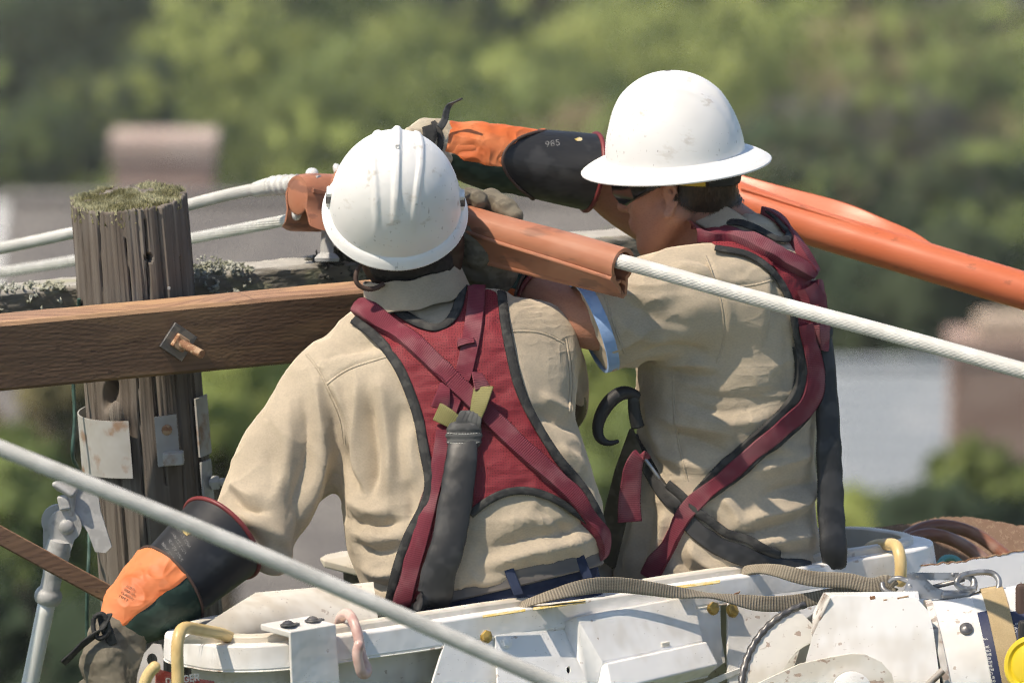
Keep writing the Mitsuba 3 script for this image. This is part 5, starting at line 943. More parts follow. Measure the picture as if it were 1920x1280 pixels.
def hard_hat(c, up, fw, lat, lon, h, blat, blon, drop, parent, ridges, label, curl=0.35, scuffs=()):
    """full brim hat: dome with ridges, a brim that turns down, a rolled lip"""
    up, fw = unit(up), unit(fw - np.asarray(up) * (np.asarray(fw) @ unit(up))); sd = np.cross(fw, up); na = 220; an = np.arange(na) * 2 * np.pi / na; rows = []
    ring = lambda a, b, z: c + np.cos(an)[:, None] * fw * b + np.sin(an)[:, None] * sd * a + up * z
    for th in np.linspace(90, 0, 66)[1:]:
        k, z = math.cos(math.radians(th)) ** 0.94, math.sin(math.radians(th)) ** 1.03; R = ring(lat * k, lon * k, h * z)
        if ridges:
            x, y = np.sin(an) * k, np.cos(an) * k; outn = unit(R - c); bump = 0
            for rx, hw, am in ridges: bump = bump + am * np.exp(-((x - rx * (1 - 0.35 * np.clip(abs(y) - 0.2, 0, 1))) / hw) ** 4) * np.clip((0.90 - np.abs(y)) / 0.22, 0, 1) ** 0.7
            R = R + outn * np.asarray(bump)[:, None]
        rows.append(R)
    for q in np.linspace(0, 1, 16)[1:]:
        w = q; z = -drop * (curl * w + (1 - curl) * w * w); rows.append(ring(lat + (blat - lat) * w, lon + (blon - lon) * w, z + 0.010 * math.exp(-q * 7) * 0 ))
    o, l = rows[-1], -drop; rows += [ring(blat + .0012, blon + .0012, l - .0014), ring(blat + .0006, blon + .0006, l - .0038), ring(blat - .002, blon - .002, l - .0044)]
    for q in np.linspace(1, 0, 8)[1:]: rows.append(ring(lat + (blat - lat) * q - .001, lon + (blon - lon) * q - .001, -drop * (curl * q + (1 - curl) * q * q) - 0.0035))
    for th in np.linspace(0, 88, 20): k, z = math.cos(math.radians(th)) ** 0.94, math.sin(math.radians(th)); rows.append(ring((lat - .0035) * k, (lon - .0035) * k, (h - .0035) * z))
    v = np.vstack([(c + up * h * 1.0)[None]] + rows); k = len(rows); f = quads(grid_faces(k, na, True)) + 1; j = np.arange(na); f = np.vstack([f, np.c_[j * 0, 1 + j, 1 + (j + 1) % na]])
    m = trimesh.Trimesh(v, f, process=False); m.invert() if (m.face_normals[: na] * (m.triangles_center[: na] - c)).sum() < 0 else None; SCUFF.extend([(cast(m, [(x, y)])[0][0].tolist(), r, k) for x, y, r, k in scuffs]); return put('hard_hat', m, 'hat_white', parent, smooth=True, label=label)
LS = -FWD
def gauntlet(parent, rows, rad, prows, prad, e1, split, label, wrows=None, cuff_in=0.0025):
    """rubber gauntlet with a lining and rolled lip, under a leather protector of two colours"""
    g = put('rubber_glove', cuff(PP(rows), rad, LS, 0, 360, th=0.0018, sides=72), 'rubber_black', parent, smooth=50, label=label)
    put('lining', cuff(PP(rows[:2]), np.array(rad[:2]) - 0.0028, LS, 0, 360, th=0.0012, sides=60), 'rubber_maroon', g, smooth=50)
    c = PP(rows); t = unit(c[0] - c[1]); a = unit(np.cross(t, [0.2, 0.3, 0.9])); b = np.cross(t, a); an = np.linspace(0, 2 * np.pi, 65); lip = c[0] + (rad[0] + 0.0005) * (np.cos(an)[:, None] * a + np.sin(an)[:, None] * b)
    put('rolled_lip', sweep(lip, 0.0042, 10, 120, caps=False), 'rubber_maroon', g, smooth=True)
    p = put('leather_protector', wrinkle(crease(cuff(PP(prows), prad, LS, split[0], split[1], e1, n=90, sides=110), 0.0022, 26, 5), .0042, 19, 31), 'leather_orange', parent, smooth=50, label='orange leather cuff, scuffed')
    put('green_cuff', crease(cuff(PP(prows), np.array(prad) - 0.0003, LS, split[1], split[0] + 360, e1, n=60, sides=70), 0.003, 24, 6), 'leather_green', p, smooth=50, label='dark green suede side of the cuff')
    o, dirs = cuff(PP(prows), prad, LS, 0, 360, e1, n=60, sides=100, raw=True); put('edge_binding', sweep(o[0] + dirs[0] * 0.0006, 0.0027, 8, 200, caps=False), 'leather_brown', p, smooth=True)
    return g, p
def hand(chains, k=0.012, h=0.0028, m='leather_grey', seed=1, cr=0.0022):
    fs = []
    for pts, rad in chains: fs += F_chain(PP(pts), rad)
    return wrinkle(crease(surface(fs, h, k, smooth=3), cr, 42, seed), .0028, 34, seed + 50)
EDGE = 'edge_black'
def seam(body, rows, parent):
    m, uv = ribbon(body, [(x, y, 7) for x, y in rows], n=60, m=3, lift=-0.0002, th=.0008, soft=1); put('seam', m, 'cloth_tan', parent, smooth=True)

def left_man():
    t = thing('person', 'man seen from behind in long sleeved tan shirt and ridged hard hat, reaching down', 'person')
    # --- shirt
    torso = F_tube(PP([(826, 606, .23), (840, 650, .22), (845, 740, .20), (852, 820, .185), (873, 900, .165), (888, 980, .15), (900, 1040, .14), (912, 1110, .135), (926, 1180, .135)]),
                   np.array([140, 204, 236, 230, 232, 240, 232, 222, 214]) / 1083, np.array([.075, .108, .128, .133, .134, .132, .126, .118, .112]), RT, cap=0.5, e=2.25)
    rest = [F_tube(PP([(655, 690, .215), (604, 765, .20), (548, 845, .175), (503, 930, .14), (474, 992, .11), (455, 1034, .095)]), np.array([68, 86, 92, 90, 78, 66]) / 1085, np.array([78, 84, 86, 84, 74, 64]) / 1085, unit(RT + .55 * UP), cap=0.3),
            F_tube(PP([(1000, 640, .235), (1030, 700, .33), (1040, 760, .43)]), np.array([78, 70, 62]) / 1080, np.array([78, 74, 66]) / 1080, RT, cap=0.6),
            F_tube(PP([(684, 647, .22), (772, 612, .212), (850, 618, .218), (930, 634, .235), (1010, 650, .23)]), np.array([62, 68, 70, 70, 66]) / 1083, np.array([62, 68, 70, 70, 66]) / 1083, FWD, cap=0.7)]
    rest.append(F_cap(P(482, 1000, .085), P(512, 1046, .085), .040, .030))
    belt_n = unit(0.235 * RT - 0.97 * UP)
    sh0 = surface([(torso, .03), (rest[0], .045), (rest[1], .04), (rest[2], .03), (rest[3], .035), (F_cap(P(692, 655, .22), P(612, 722, .212), .064, .064), .03)], 0.0042, cut=[(P(985, 1071, .1), belt_n)], smooth=5)
    sh = fold(sh0, [
        ([(579, 668), (612, 728), (640, 787), (648, 845), (646, 885)], 7, -3.5), ([(590, 660), (626, 725), (655, 790)], 10, 2.5),
        ([(668, 690), (673, 770), (668, 850), (692, 930)], 18, 10), ([(688, 735), (695, 800), (700, 870), (690, 940)], 14, -13), ([(712, 700), (724, 780), (733, 860), (728, 930)], 18, 10), ([(750, 760), (746, 830), (752, 900)], 15, -6), ([(655, 830), (657, 885), (680, 925)], 12, -8), ([(700, 720), (735, 735), (765, 770)], 16, 4),
        ([(611, 722), (656, 691), (727, 668)], 4.5, -2.4), ([(611, 714), (656, 684), (727, 661)], 7, 1.6), ([(958, 624), (1017, 627), (1062, 648)], 4.5, -2.2), ([(1064, 630), (1072, 705), (1066, 776)], 6, -3),
        ([(612, 735), (628, 800), (631, 870), (614, 935), (590, 985)], 15, -12), ([(590, 700), (601, 790), (598, 870), (572, 960)], 18, 10), ([(572, 745), (578, 830), (566, 905), (540, 970)], 15, -9), ([(545, 740), (540, 820), (528, 890), (500, 950)], 20, 7), ([(500, 840), (515, 890), (500, 940)], 17, -4), ([(620, 700), (640, 780), (644, 850)], 13, 5),
        ([(431, 915), (446, 942), (470, 955), (505, 960)], 9, -9), ([(426, 900), (452, 922), (490, 934)], 12, 6), ([(412, 975), (455, 992), (490, 1025), (508, 1060)], 13, -8), ([(440, 965), (490, 985), (540, 1020)], 14, 7), ([(560, 940), (560, 985), (545, 1035)], 14, -6),
        ([(652, 930), (690, 958), (740, 955)], 15, 8), ([(648, 968), (700, 985), (760, 975)], 15, -8), ([(664, 1018), (715, 1034), (755, 1018)], 12, -9), ([(665, 1000), (720, 1010), (760, 1000)], 12, 6), ([(680, 1060), (720, 1078), (745, 1070)], 12, 7), ([(690, 1085), (720, 1100), (735, 1096)], 10, -7),
        ([(760, 900), (772, 940), (768, 980)], 16, -6), ([(775, 800), (770, 850), (780, 900)], 16, 5),
        ([(905, 1062), (985, 1040), (1060, 1022), (1120, 1008)], 16, 9), ([(900, 1038), (985, 1012), (1075, 992), (1120, 960)], 15, -7), ([(890, 1090), (960, 1074), (1040, 1060), (1118, 1036)], 10, -5), ([(930, 985), (1000, 975), (1060, 985)], 17, 6), ([(880, 1075), (920, 1100), (960, 1092)], 12, 7), ([(1000, 950), (1050, 985), (1090, 1010)], 12, -5),
        ([(1010, 742), (1045, 760), (1074, 780)], 12, 7), ([(1000, 770), (1045, 790), (1078, 806)], 11, -8), ([(1040, 840), (1075, 862), (1100, 890)], 14, 7), ([(1048, 880), (1085, 905), (1112, 930)], 12, -7), ([(1085, 920), (1112, 950), (1125, 990)], 12, 6), ([(960, 660), (985, 720), (990, 790)], 26, 4), ([(1080, 690), (1098, 740), (1092, 790)], 12, -4)], 0.0016)
    sh = wrinkle(sh, 0.0062, 11, 4, (1, 1, 0.6), 0.38)
    S_ = put('shirt', sh, 'cloth_tan', t, smooth=True, label='tan work shirt with long sleeves')
    for rows in ([(611, 722), (632, 705), (656, 691), (690, 679), (730, 667)], [(956, 622), (1017, 625), (1060, 645)], [(573, 662), (598, 695), (620, 740), (640, 787), (647, 835)], [(1062, 632), (1070, 700), (1067, 776)]): seam(sh, rows, S_)
    # --- the body inside: head, neck, trunk, arms
    hc = P(768, 445, .205); hf = unit(FWD * .8 + UP * .5); hs = RT; hu = np.cross(hs, hf)
    body = surface([F_ell(hc, [.092, .078, .105], [hf, hs, hu]), F_ell(P(765, 470, .27), [.06, .06, .07]), F_tube(PP([(772, 462, .215), (782, 540, .225), (800, 600, .23)]), .062, .064, RT, cap=.8), F_tube(PP([(830, 620, .23), (850, 800, .19), (890, 1000, .15), (905, 1100, .14)]), [.13, .17, .165, .15], [.08, .10, .10, .09], RT),
                    F_tube(PP([(715, 705, .22), (505, 935, .14), (420, 1012, .08), (240, 1170, -.06)]), [.06, .05, .04, .03], [.06, .05, .04, .03], RT), F_tube(PP([(990, 650, .24), (1040, 755, .43), (960, 620, .44), (905, 520, .42)]), [.055, .05, .042, .03], [.055, .05, .042, .03], RT)]
                   + [F_ell(P(x, 462, .20), [.010, .022, .032], [RT, FWD, UP]) for x in (858, 688)], 0.0058, .03, smooth=4)
    put('body', body, 'skin_dark', t, smooth=True, label='dark skinned head and neck')
    hr = surface([F_ell(hc, [.0955, .0815, .110], [hf, hs, hu]), F_ell(P(775, 500, .175), [.066, .03, .034], [RT, FWD, UP])], .005, .02, cut=[(P(772, 530, .16), unit(-UP + FWD * .2))], smooth=3); put('hair', crease(hr, .0025, 120, 3), 'hair_black', t, smooth=True, label='short black hair')
    # --- collar
    cc = P(779, 548, .215); ca, cb = unit(RT + .23 * UP), unit(FWD + .1 * UP); cu = np.cross(ca, cb); cu = cu if cu @ UP > 0 else -cu; an = np.linspace(0, 2 * np.pi, 91)[:-1]
    rows = [(.0800, .0005, .0), (.0815, .030, .0), (.0835, .0335, 0), (.0865, .032, 0), (.0915, .006, .0), (.0965, -.016, 0), (.0930, -.019, 0), (.087, .0, 0)]
    v = np.stack([cc + r * 1.02 * (np.cos(an)[:, None] * ca * .97 + np.sin(an)[:, None] * cb * .92) + (z + 0.004 * np.sin(an * 2 + 1)[:, None] * (k == 0)) * cu + 0.0016 * np.sin(an * 9)[:, None] * cu for r, z, k in rows]); m = trimesh.Trimesh(v.reshape(-1, 3), quads(grid_faces(len(rows), 90, True)), process=False); m.fix_normals()
    put('collar', crease(m, .0022, 30, 9), 'cloth_tan', t, smooth=True)
    # --- hard hat
    up = 0.775 * -FWD + 0.632 * UP + 0.035 * RT; fw = 0.632 * FWD + 0.775 * UP; hp = P(741, 386, .155)
    ht = hard_hat(hp, up, fw, .1140, .1160, .150, .1255, .1290, .016, t, [(0.0, .060, .0062), (-0.36, .050, .0040), (0.36, .050, .0040)], 'white hard hat with three raised ridges', scuffs=[(770, 372, .012, .5), (742, 415, .014, .45), (650, 380, .016, .35), (735, 275, .010, .4)])
    sd = unit(np.cross(fw, up)); sd = sd if sd @ RT > 0 else -sd
    for q in (-1, 1):
        o = hp + sd * q * .1135 + unit(up) * .020; k = put('slot_housing', rbox(o, [sd, unit(fw), unit(up)], [.0055, .010, .019], .003), 'hat_white', ht); put('slot', rbox(o + sd * q * .0022 - unit(fw) * .003 + unit(up) * .003, [sd, unit(fw), unit(up)], [.0042, .0085, .0085], .001), 'steel_dark', k)
    put('nape_strap', sweep(PP([(700, 476, .13), (680, 492, .125), (668, 512, .12), (669, 530, .12), (682, 540, .125), (702, 541, .13), (720, 532, .135)]), .0042, 10, 60), 'leather_brown', t, smooth=True)
    # --- trousers, belt
    tr = surface([F_tube(PP([(905, 1060, .135), (920, 1120, .135), (936, 1190, .14), (945, 1320, .16)]), np.array([204, 208, 212, 205]) / 1085, [.104, .108, .112, .105], RT, cap=.4), F_tube(PP([(850, 1290, .16), (845, 1900, .20), (845, 2290, .23)]), [.095, .075, .06], [.095, .08, .065], RT, cap=.4), F_tube(PP([(1030, 1290, .16), (1040, 1900, .22), (1040, 2290, .25)]), [.095, .075, .06], [.095, .08, .065], RT, cap=.4)], .009, .03, cut=[(P(985, 1062, .1), -belt_n)], smooth=3)
    put('trousers', crease(tr, .003, 16, 2), 'denim', t, smooth=True, label='dark blue trousers')
    an = np.linspace(0, 2 * np.pi, 121)[:-1]; ua = unit(RT + .235 * UP); ub = FWD - ua * (FWD @ ua); ub = unit(ub); uu = np.cross(ua, ub); uu = uu if uu @ UP > 0 else -uu; o = P(914, 1091, .135)
    rows = [(0.0, -.013), (.003, -.0155), (.0055, -.013), (.0055, .0125), (.003, .015), (0, .013)]
    v = np.stack([o + (.198 + r) * np.sign(np.cos(an)[:, None]) * np.abs(np.cos(an)[:, None]) ** .92 * ua + (.111 + r) * np.sign(np.sin(an)[:, None]) * np.abs(np.sin(an)[:, None]) ** .92 * ub + z * uu for r, z in rows]); m = trimesh.Trimesh(v.reshape(-1, 3), quads(grid_faces(6, 120, True)), process=False); m.fix_normals(); bl = put('belt', m, 'belt_grey', t, smooth=30, label='worn grey leather belt')
    for x, y in ((962, 1086), (1090, 1056)):
        p, n = cast(m, [(x, y)]); put('belt_loop', rbox(p[0] + n[0] * .003 - uu * .004, [ua, n[0], unit(uu - .15 * ua)], [.0085, .002, .024], .0018), 'denim', bl)
    # --- harness on the back
    H = key_for('harness', t); labels[H] = {'label': 'dusty red full body harness with black binding'}
    pad = [(662, 600), (690, 572), (712, 560), (741, 582), (773, 603), (805, 618), (826, 619), (848, 602), (861, 570), (868, 536), (900, 532), (937, 548), (943, 596), (959, 675), (980, 750), (1012, 813), (1049, 867), (1087, 909), (1119, 968), (1136, 1020), (1130, 1024), (1108, 989), (1076, 962), (1039, 938), (996, 922), (954, 922), (911, 941), (879, 968), (850, 1030), (820, 1120), (800, 1165), (722, 1165), (738, 1110), (754, 1047), (775, 994), (802, 946), (809, 893), (798, 861), (793, 819), (777, 755), (748, 686), (700, 627)]
    m, uv = patch(sh, pad, 6.5, .0035, 8); m = wrinkle(m, .0042, 17, 21, (1, 1, 1.7), .40); put('back_pad', m, 'mesh_red', H, smooth=True, uv=uv, label='red mesh back pad with a wrinkled surface')
    base = m
    both = cat([sh, m])
    for rows in ([(659, 598), (699, 627), (747, 686), (776, 755), (792, 819), (797, 861), (808, 893), (800, 946), (773, 994), (752, 1047), (736, 1111), (722, 1168)], [(938, 546), (943, 596), (959, 675), (980, 750), (1012, 813), (1049, 867), (1087, 909), (1119, 968), (1138, 1026), (1142, 1080)], [(700, 556), (716, 562), (741, 581), (773, 602), (805, 618), (826, 619), (848, 602), (861, 570), (868, 534)], [(879, 968), (911, 941), (954, 922), (996, 922), (1039, 938), (1076, 962), (1108, 989), (1130, 1024)]):
        piping(sh, rows, .0088 if rows[0][0] != 879 else .007, EDGE, H, lift=.0075)
    web(both, [(893, 530, 50), (891, 590, 52), (881, 648, 52), (868, 706, 48), (848, 760, 42), (836, 800, 40)], H, lift=.004, label='right shoulder strap')
    web(both, [(832, 800, 40), (826, 850, 42), (815, 905, 44), (797, 978, 46), (772, 1070, 50), (748, 1160, 52)], H, lift=.004, label='lower left strap')
    web(both, [(664, 575, 46), (690, 588, 50), (741, 620, 50), (800, 668, 50), (858, 723, 50), (911, 776, 50), (964, 829, 50), (1018, 879, 48), (1071, 932, 44), (1112, 985, 40), (1138, 1040, 36), (1142, 1085, 34)], H, lift=.009, n=110, label='long strap crossing the back to the right hip')
    for rows in ([(822, 688, 46), (836, 700, 48), (850, 714, 48)], [(872, 640, 50), (874, 652, 50)]): web(both, rows, H, lift=.0125, n=20, th=.0018)
    p, nr = cast(sh, [(838, 745), (832, 775), (882, 712), (895, 730)]); off = nr * .016
    def free(rows, w, mt, name, sd, th=.0032, label=None, up=None):
        q, n_ = cast(sh, [(x, y) for x, y, _ in rows]); c = q + unit(n_.mean(0)) * np.array([l for *_, l in rows])[:, None]; m, uv = strip(c, sd, np.array(w) / S, th, 8 * len(rows)); return put(name, m, mt, up or H, smooth=True, uv=uv, label=label)
    free([(834, 722, .014), (832, 745, .022), (826, 772, .020)], [9, 14, 19], 'web_red', 'twisted_strap', unit(RT + .35 * UP + .3 * FWD)); free([(893, 704, .016), (897, 718, .022), (903, 735, .022)], [12, 15, 17], 'web_red', 'twisted_strap', unit(RT - .3 * UP + .4 * FWD))
    free([(820, 776, .020), (842, 790, .026), (866, 806, .022)], [18, 17, 12], 'web_green', 'green_loop', unit(UP * .9 + RT * .5 - FWD * .2), label='frayed olive green loop end'); free([(905, 733, .026), (897, 762, .032), (887, 800, .024)], [21, 18, 10], 'web_green', 'green_loop', unit(RT + .25 * UP - .3 * FWD), label='frayed olive green loop end')
    for i, (x0, x1) in enumerate(((860, 866), (868, 874), (877, 881), (886, 888), (893, 894))): free([(x0, 818, .022), (x0 + 2, 795, .030), (x1 + 3, 780, .026), (x1 + 5, 776, .012)], [6, 6.5, 6, 5], 'web_grey', 'loop_strand', unit(RT + .1 * UP))
    ly = [(872, 812, .018), (869, 842, .020), (862, 900, .024), (853, 960, .030), (841, 1021, .034), (823, 1085, .034), (806, 1140, .034), (796, 1180, .034)]
    q, n_ = cast(sh, [(x, y) for x, y, _ in ly]); n_ = unit(n_.mean(0)); c = q + n_ * np.array([l for *_, l in ly])[:, None]
    mesh = sweep(c, np.array([27, 29, 31, 32, 32, 33, 33, 33]) / S, 40, 160, side=unit(RT + .18 * UP), rad2=.0095, cap_round=.4, fn=lambda u, a: 1 + 0.018 * np.sin(u * 44 + 3 * np.cos(a + u * 9)) * (np.abs(np.cos(a)) > .3))
    lk = put('lanyard_sleeve', crease(mesh, .0011, 22, 8, (1, 1, 1.6)), 'nylon_black', H, smooth=True, label='black nylon lanyard sleeve hanging down the back')
    m, uv = strip(np.array([c[0] + UP * .012 + n_ * .002, c[0] - UP * .014 + n_ * .004]) , unit(RT + .03 * UP), np.array([34, 34]) / S, .022, 10); put('sleeve_collar', sweep(np.array([c[0] + UP * .014, c[0] + UP * .004, c[0] - UP * .012]), np.array([31, 34, 32]) / S, 40, 24, side=RT, rad2=.016, cap_round=.5, fn=lambda u, a: 1 + .03 * np.sin(u * 14)), 'web_grey', lk, smooth=True)
    for dy in (.006, -.010): put('stitching', sweep(np.array([c[0] + UP * dy + RT * x + (n_ * (.0165 * math.sqrt(max(1 - (x / .0325) ** 2, 0)) + .0006)) for x in np.linspace(-.027, .027, 14)]), .0005, 5, 60, fn=lambda u, a: .25 + 1.0 * (np.sin(u * 70) > -.2)), 'wire_white', lk, smooth=True)
    # --- glove on the left hand
    g, p = gauntlet(t, [(416, 1008, .078), (352, 1066, .030), (292, 1120, -.012), (232, 1170, -.05)], [.0830, .0745, .0625, .034], [(320, 1096, .012), (292, 1118, -.008), (258, 1145, -.032), (214, 1184, -.059)], [.0785, .0730, .0625, .0360], lambda a: 0.05 * np.cos(a), (-4, 158), 'black rubber gauntlet with dates printed on it')
    gm = cuff(PP([(416, 1008, .078), (352, 1066, .030), (292, 1120, -.012), (232, 1170, -.05)]), [.0830, .0745, .0625, .034], LS, 0, 360, sides=72)
    for txt, x, y in (('MAY 12 2005', 309, 1057), ('SEP 09 2005', 320, 1050), ('JAN 13 2005', 326, 1036), ('SEP 13 2004', 335, 1026)): print_on(gm, txt, x - 6, y - 38, -58, 5.6, 'ink_faded', g)
    q, nn = cast(gm, [(349, 991)]); k = put('label', patch(gm, [(341, 962), (352, 968), (359, 984), (358, 1000), (350, 1006), (342, 998), (340, 980)], 3, .0014, 1)[0], 'sticker_yellow', g, smooth=True); print_on(gm, '10', 346, 992, -60, 9, 'ink_dark', k, .0022)
    pm = cuff(PP([(320, 1096, .012), (292, 1118, -.008), (258, 1145, -.032), (214, 1184, -.059)]), [.0820, .077, .0665, .0400], LS, 0, 360, lambda a: 0.05 * np.cos(a))
    for i, txt in enumerate(('TYPE I', 'CLASS 2', 'SIZE 10', 'LOT 5')): print_on(pm, txt, 222 + i * 5, 1118 - i * 6, -28, 4.2, 'ink_dark', p)
    h = hand([([(236, 1165, -.045), (206, 1196, -.068), (196, 1240, -.085), (206, 1290, -.09), (226, 1330, -.085)], [.036, .034, .037, .036, .032]), ([(240, 1190, -.05), (236, 1240, -.06), (246, 1300, -.06)], [.032, .030, .028]), ([(206, 1300, -.10), (196, 1352, -.12), (214, 1392, -.10)], [.017, .016, .013]), ([(222, 1310, -.09), (220, 1366, -.11), (236, 1402, -.085)], [.017, .016, .013]), ([(240, 1312, -.08), (246, 1364, -.09), (258, 1396, -.07)], [.016, .015, .012]), ([(190, 1262, -.07), (166, 1296, -.02), (170, 1336, .02)], [.020, .017, .013]), ([(254, 1308, -.06), (268, 1352, -.07), (276, 1380, -.05)], [.014, .013, .011])], .016, .0032, seed=4)
    hp_ = put('work_glove', h, 'leather_grey', t, smooth=True, label='soiled grey leather glove hand')
    m, uv = strip(PP([(206, 1150, -.12), (196, 1168, -.125), (184, 1184, -.125), (160, 1203, -.13), (138, 1224, -.13), (118, 1243, -.13)]), unit(UP * .72 + RT * .62 - FWD * .2), np.array([10, 11, 11, 11.5, 11.5, 12]) / S, .0035, 50); put('wrist_strap', m, EDGE, hp_, smooth=True, label='black wrist strap with a loose tail')
    put('buckle', sweep(PP([(176, 1158, -.125), (190, 1150, -.125), (202, 1166, -.125), (200, 1188, -.125), (186, 1196, -.125), (176, 1182, -.125), (176, 1158, -.125)]), .0042, 8, 60), EDGE, hp_, smooth=True)
    m, uv = strip(PP([(188, 1152, -.115), (200, 1180, -.12), (212, 1208, -.115)]), unit(RT + UP * .5), np.array([7, 11, 8]) / S, .004, 20); put('wrist_strap', m, EDGE, hp_, smooth=True)
    # the far glove, working behind the hat
    h = hand([([(905, 520, .42), (890, 470, .40), (870, 425, .37)], [.036, .040, .038])] + [([(872 - i * 17, 420, .36), (860 - i * 18, 385 + i * 2, .335), (858 - i * 18, 388, .30), (860 - i * 18, 402, .285)], [.0135, .0125, .0115, .010]) for i in range(1, 4)] + [([(880, 440, .36), (862, 432, .32), (850, 424, .30)], [.016, .014, .011])], .010, .004, seed=6)
    return t, sh
LM, LSH = left_man()
m, _ = plate([(252, 1310), (258, 1262), (270, 1224), (286, 1206), (302, 1208), (306, 1224), (306, 1310)], lambda x, y: -.30, .012, [[(285 + 10 * math.cos(a), 1236 + 12 * math.sin(a)) for a in np.linspace(0, 6.28, 16, endpoint=False)]]); put('lifting_eye', m, 'fibre_wall', BK, smooth=30)

def right_man():
    t = thing('person', 'man in sunglasses and short sleeved tan shirt facing left, both arms at the line', 'person')
    torso = F_tube(PP([(1392, 440, .42), (1396, 500, .42), (1392, 570, .42), (1382, 640, .42), (1368, 720, .42), (1364, 800, .42), (1358, 900, .42), (1352, 1000, .42), (1348, 1090, .42), (1345, 1160, .42)]),
                   np.array([78, 122, 148, 160, 172, 166, 168, 184, 200, 200]) / 1062, np.array([.10, .165, .185, .18, .172, .160, .15, .148, .145, .14]), RT, cap=.5, e=2.2)
    sl = F_tube(PP([(1410, 565, .31), (1325, 560, .285), (1240, 572, .262), (1165, 592, .245), (1112, 612, .236)]), np.array([98, 102, 99, 92, 87]) / 1075, np.array([90, 96, 94, 90, 86]) / 1075, UP, cap=.06)
    far = F_tube(PP([(1390, 500, .54), (1310, 455, .585), (1250, 430, .61)]), [.085, .08, .075], [.085, .08, .075], UP, cap=.2)
    sh0 = surface([(torso, .03), (sl, .035), (far, .04)], .0043, cut=[(P(1340, 1100, .42), unit(-UP + .05 * RT))], smooth=5)
    sh = fold(sh0, [
        ([(1318, 470), (1345, 540), (1358, 600), (1355, 645), (1342, 690)], 5, -3), ([(1328, 480), (1356, 550), (1368, 610), (1362, 660)], 9, 2.2), ([(1368, 537), (1410, 535), (1452, 524)], 4.5, -2.4), ([(1368, 530), (1410, 527), (1450, 517)], 6, 1.6),
        ([(1134, 560), (1150, 610), (1172, 665)], 5, -2.2), ([(1180, 682), (1230, 676), (1290, 676), (1340, 690)], 14, 9), ([(1200, 664), (1260, 652), (1330, 664)], 12, -6), ([(1160, 600), (1200, 630), (1260, 640)], 16, 4), ([(1180, 560), (1230, 600), (1300, 610)], 18, -4), ([(1150, 545), (1210, 560), (1270, 560)], 14, 3.5), ([(1240, 690), (1300, 705), (1350, 702)], 10, -7),
        ([(1262, 492), (1290, 500), (1330, 520)], 9, 3.5), ([(1290, 480), (1318, 490), (1340, 505)], 7, -4), ([(1350, 488), (1372, 496), (1395, 510)], 7, 3.5), ([(1340, 478), (1365, 490), (1385, 505)], 5, -4), ([(1230, 500), (1260, 520), (1290, 545)], 10, -3),
        ([(1255, 720), (1320, 742), (1400, 748), (1470, 730)], 14, -5), ([(1258, 748), (1322, 770), (1416, 766), (1475, 748)], 12, -6), ([(1262, 760), (1330, 786), (1410, 788), (1450, 776)], 14, 6), ([(1230, 780), (1260, 790), (1330, 805), (1380, 815)], 14, 7), ([(1262, 810), (1320, 830), (1360, 845)], 15, -7), ([(1235, 850), (1290, 870), (1340, 880)], 14, 5),
        ([(1262, 700), (1264, 771), (1279, 860), (1290, 905)], 4.5, -2.4), ([(1195, 760), (1215, 830), (1240, 890)], 11, -6), ([(1208, 740), (1225, 800), (1246, 850)], 12, 6), ([(1180, 720), (1195, 790), (1215, 850)], 9, -5),
        ([(1529, 880), (1512, 938), (1482, 956), (1420, 970), (1375, 1000)], 15, 10), ([(1525, 850), (1470, 868), (1410, 885)], 13, 7), ([(1530, 905), (1490, 912), (1430, 930)], 11, -8), ([(1520, 965), (1470, 985), (1410, 1000), (1360, 1010)], 12, -9), ([(1530, 1000), (1480, 1012), (1420, 1018)], 13, 8), ([(1535, 1030), (1490, 1040), (1440, 1034)], 10, -7), ([(1350, 930), (1380, 965), (1385, 990)], 11, 7), ([(1325, 955), (1345, 985), (1350, 1010)], 9, -6),
        ([(1290, 1020), (1310, 1050), (1350, 1070)], 12, 8), ([(1270, 1040), (1300, 1078), (1330, 1085)], 10, -7), ([(1225, 920), (1215, 990), (1200, 1060)], 14, -7), ([(1200, 940), (1190, 1010), (1170, 1070)], 14, 7), ([(1250, 960), (1240, 1000), (1228, 1040)], 10, 6), ([(1420, 800), (1470, 840), (1520, 850)], 18, 4), ([(1470, 600), (1480, 680), (1470, 740)], 22, -4)], .0016)
    sh = wrinkle(sh, .0062, 11, 17, (.8, 1, 1.2), .38)
    S_ = put('shirt', sh, 'cloth_tan', t, smooth=True, label='tan work shirt with short sleeves')
    for rows in ([(1322, 478), (1345, 540), (1357, 600), (1356, 640), (1343, 685)], [(1366, 537), (1410, 535), (1452, 524)], [(1134, 556), (1152, 610), (1172, 664)], [(1262, 700), (1264, 771), (1279, 860), (1290, 905)]): seam(sh, rows, S_)
    ax = unit(P(1112, 612, .236) - P(1150, 597, .243)); c = P(1114, 611, .2362); put('sleeve_hem', cuff(np.array([c - ax * .010, c, c + ax * .010]), [.0862, .0850, .0838], LS, 0, 360, th=.005, sides=60, n=8), 'cuff_blue', t, smooth=50, label='light blue turned up sleeve edge')
    # --- body: head with a face, neck, trunk, arms
    f = unit(-.94 * RT + .30 * FWD - .16 * UP); u = unit(UP - f * (UP @ f) + .0 * RT); s = np.cross(f, u); s = s if s @ FWD < 0 else -s     # s: the man's left, towards the camera
    hc = P(1272, 318, .375)
    H_ = lambda a, b, c: hc + f * a + s * b + u * c
    fields = [(F_ell(H_(-.006, 0, .008), [.098, .078, .098], [f, s, u]), .02), (F_ell(H_(.052, 0, -.050), [.046, .056, .074], [f, s, u]), .03), (F_cap(H_(.070, .0, -.124), H_(.066, .0, -.118), .022, .022), .02)]
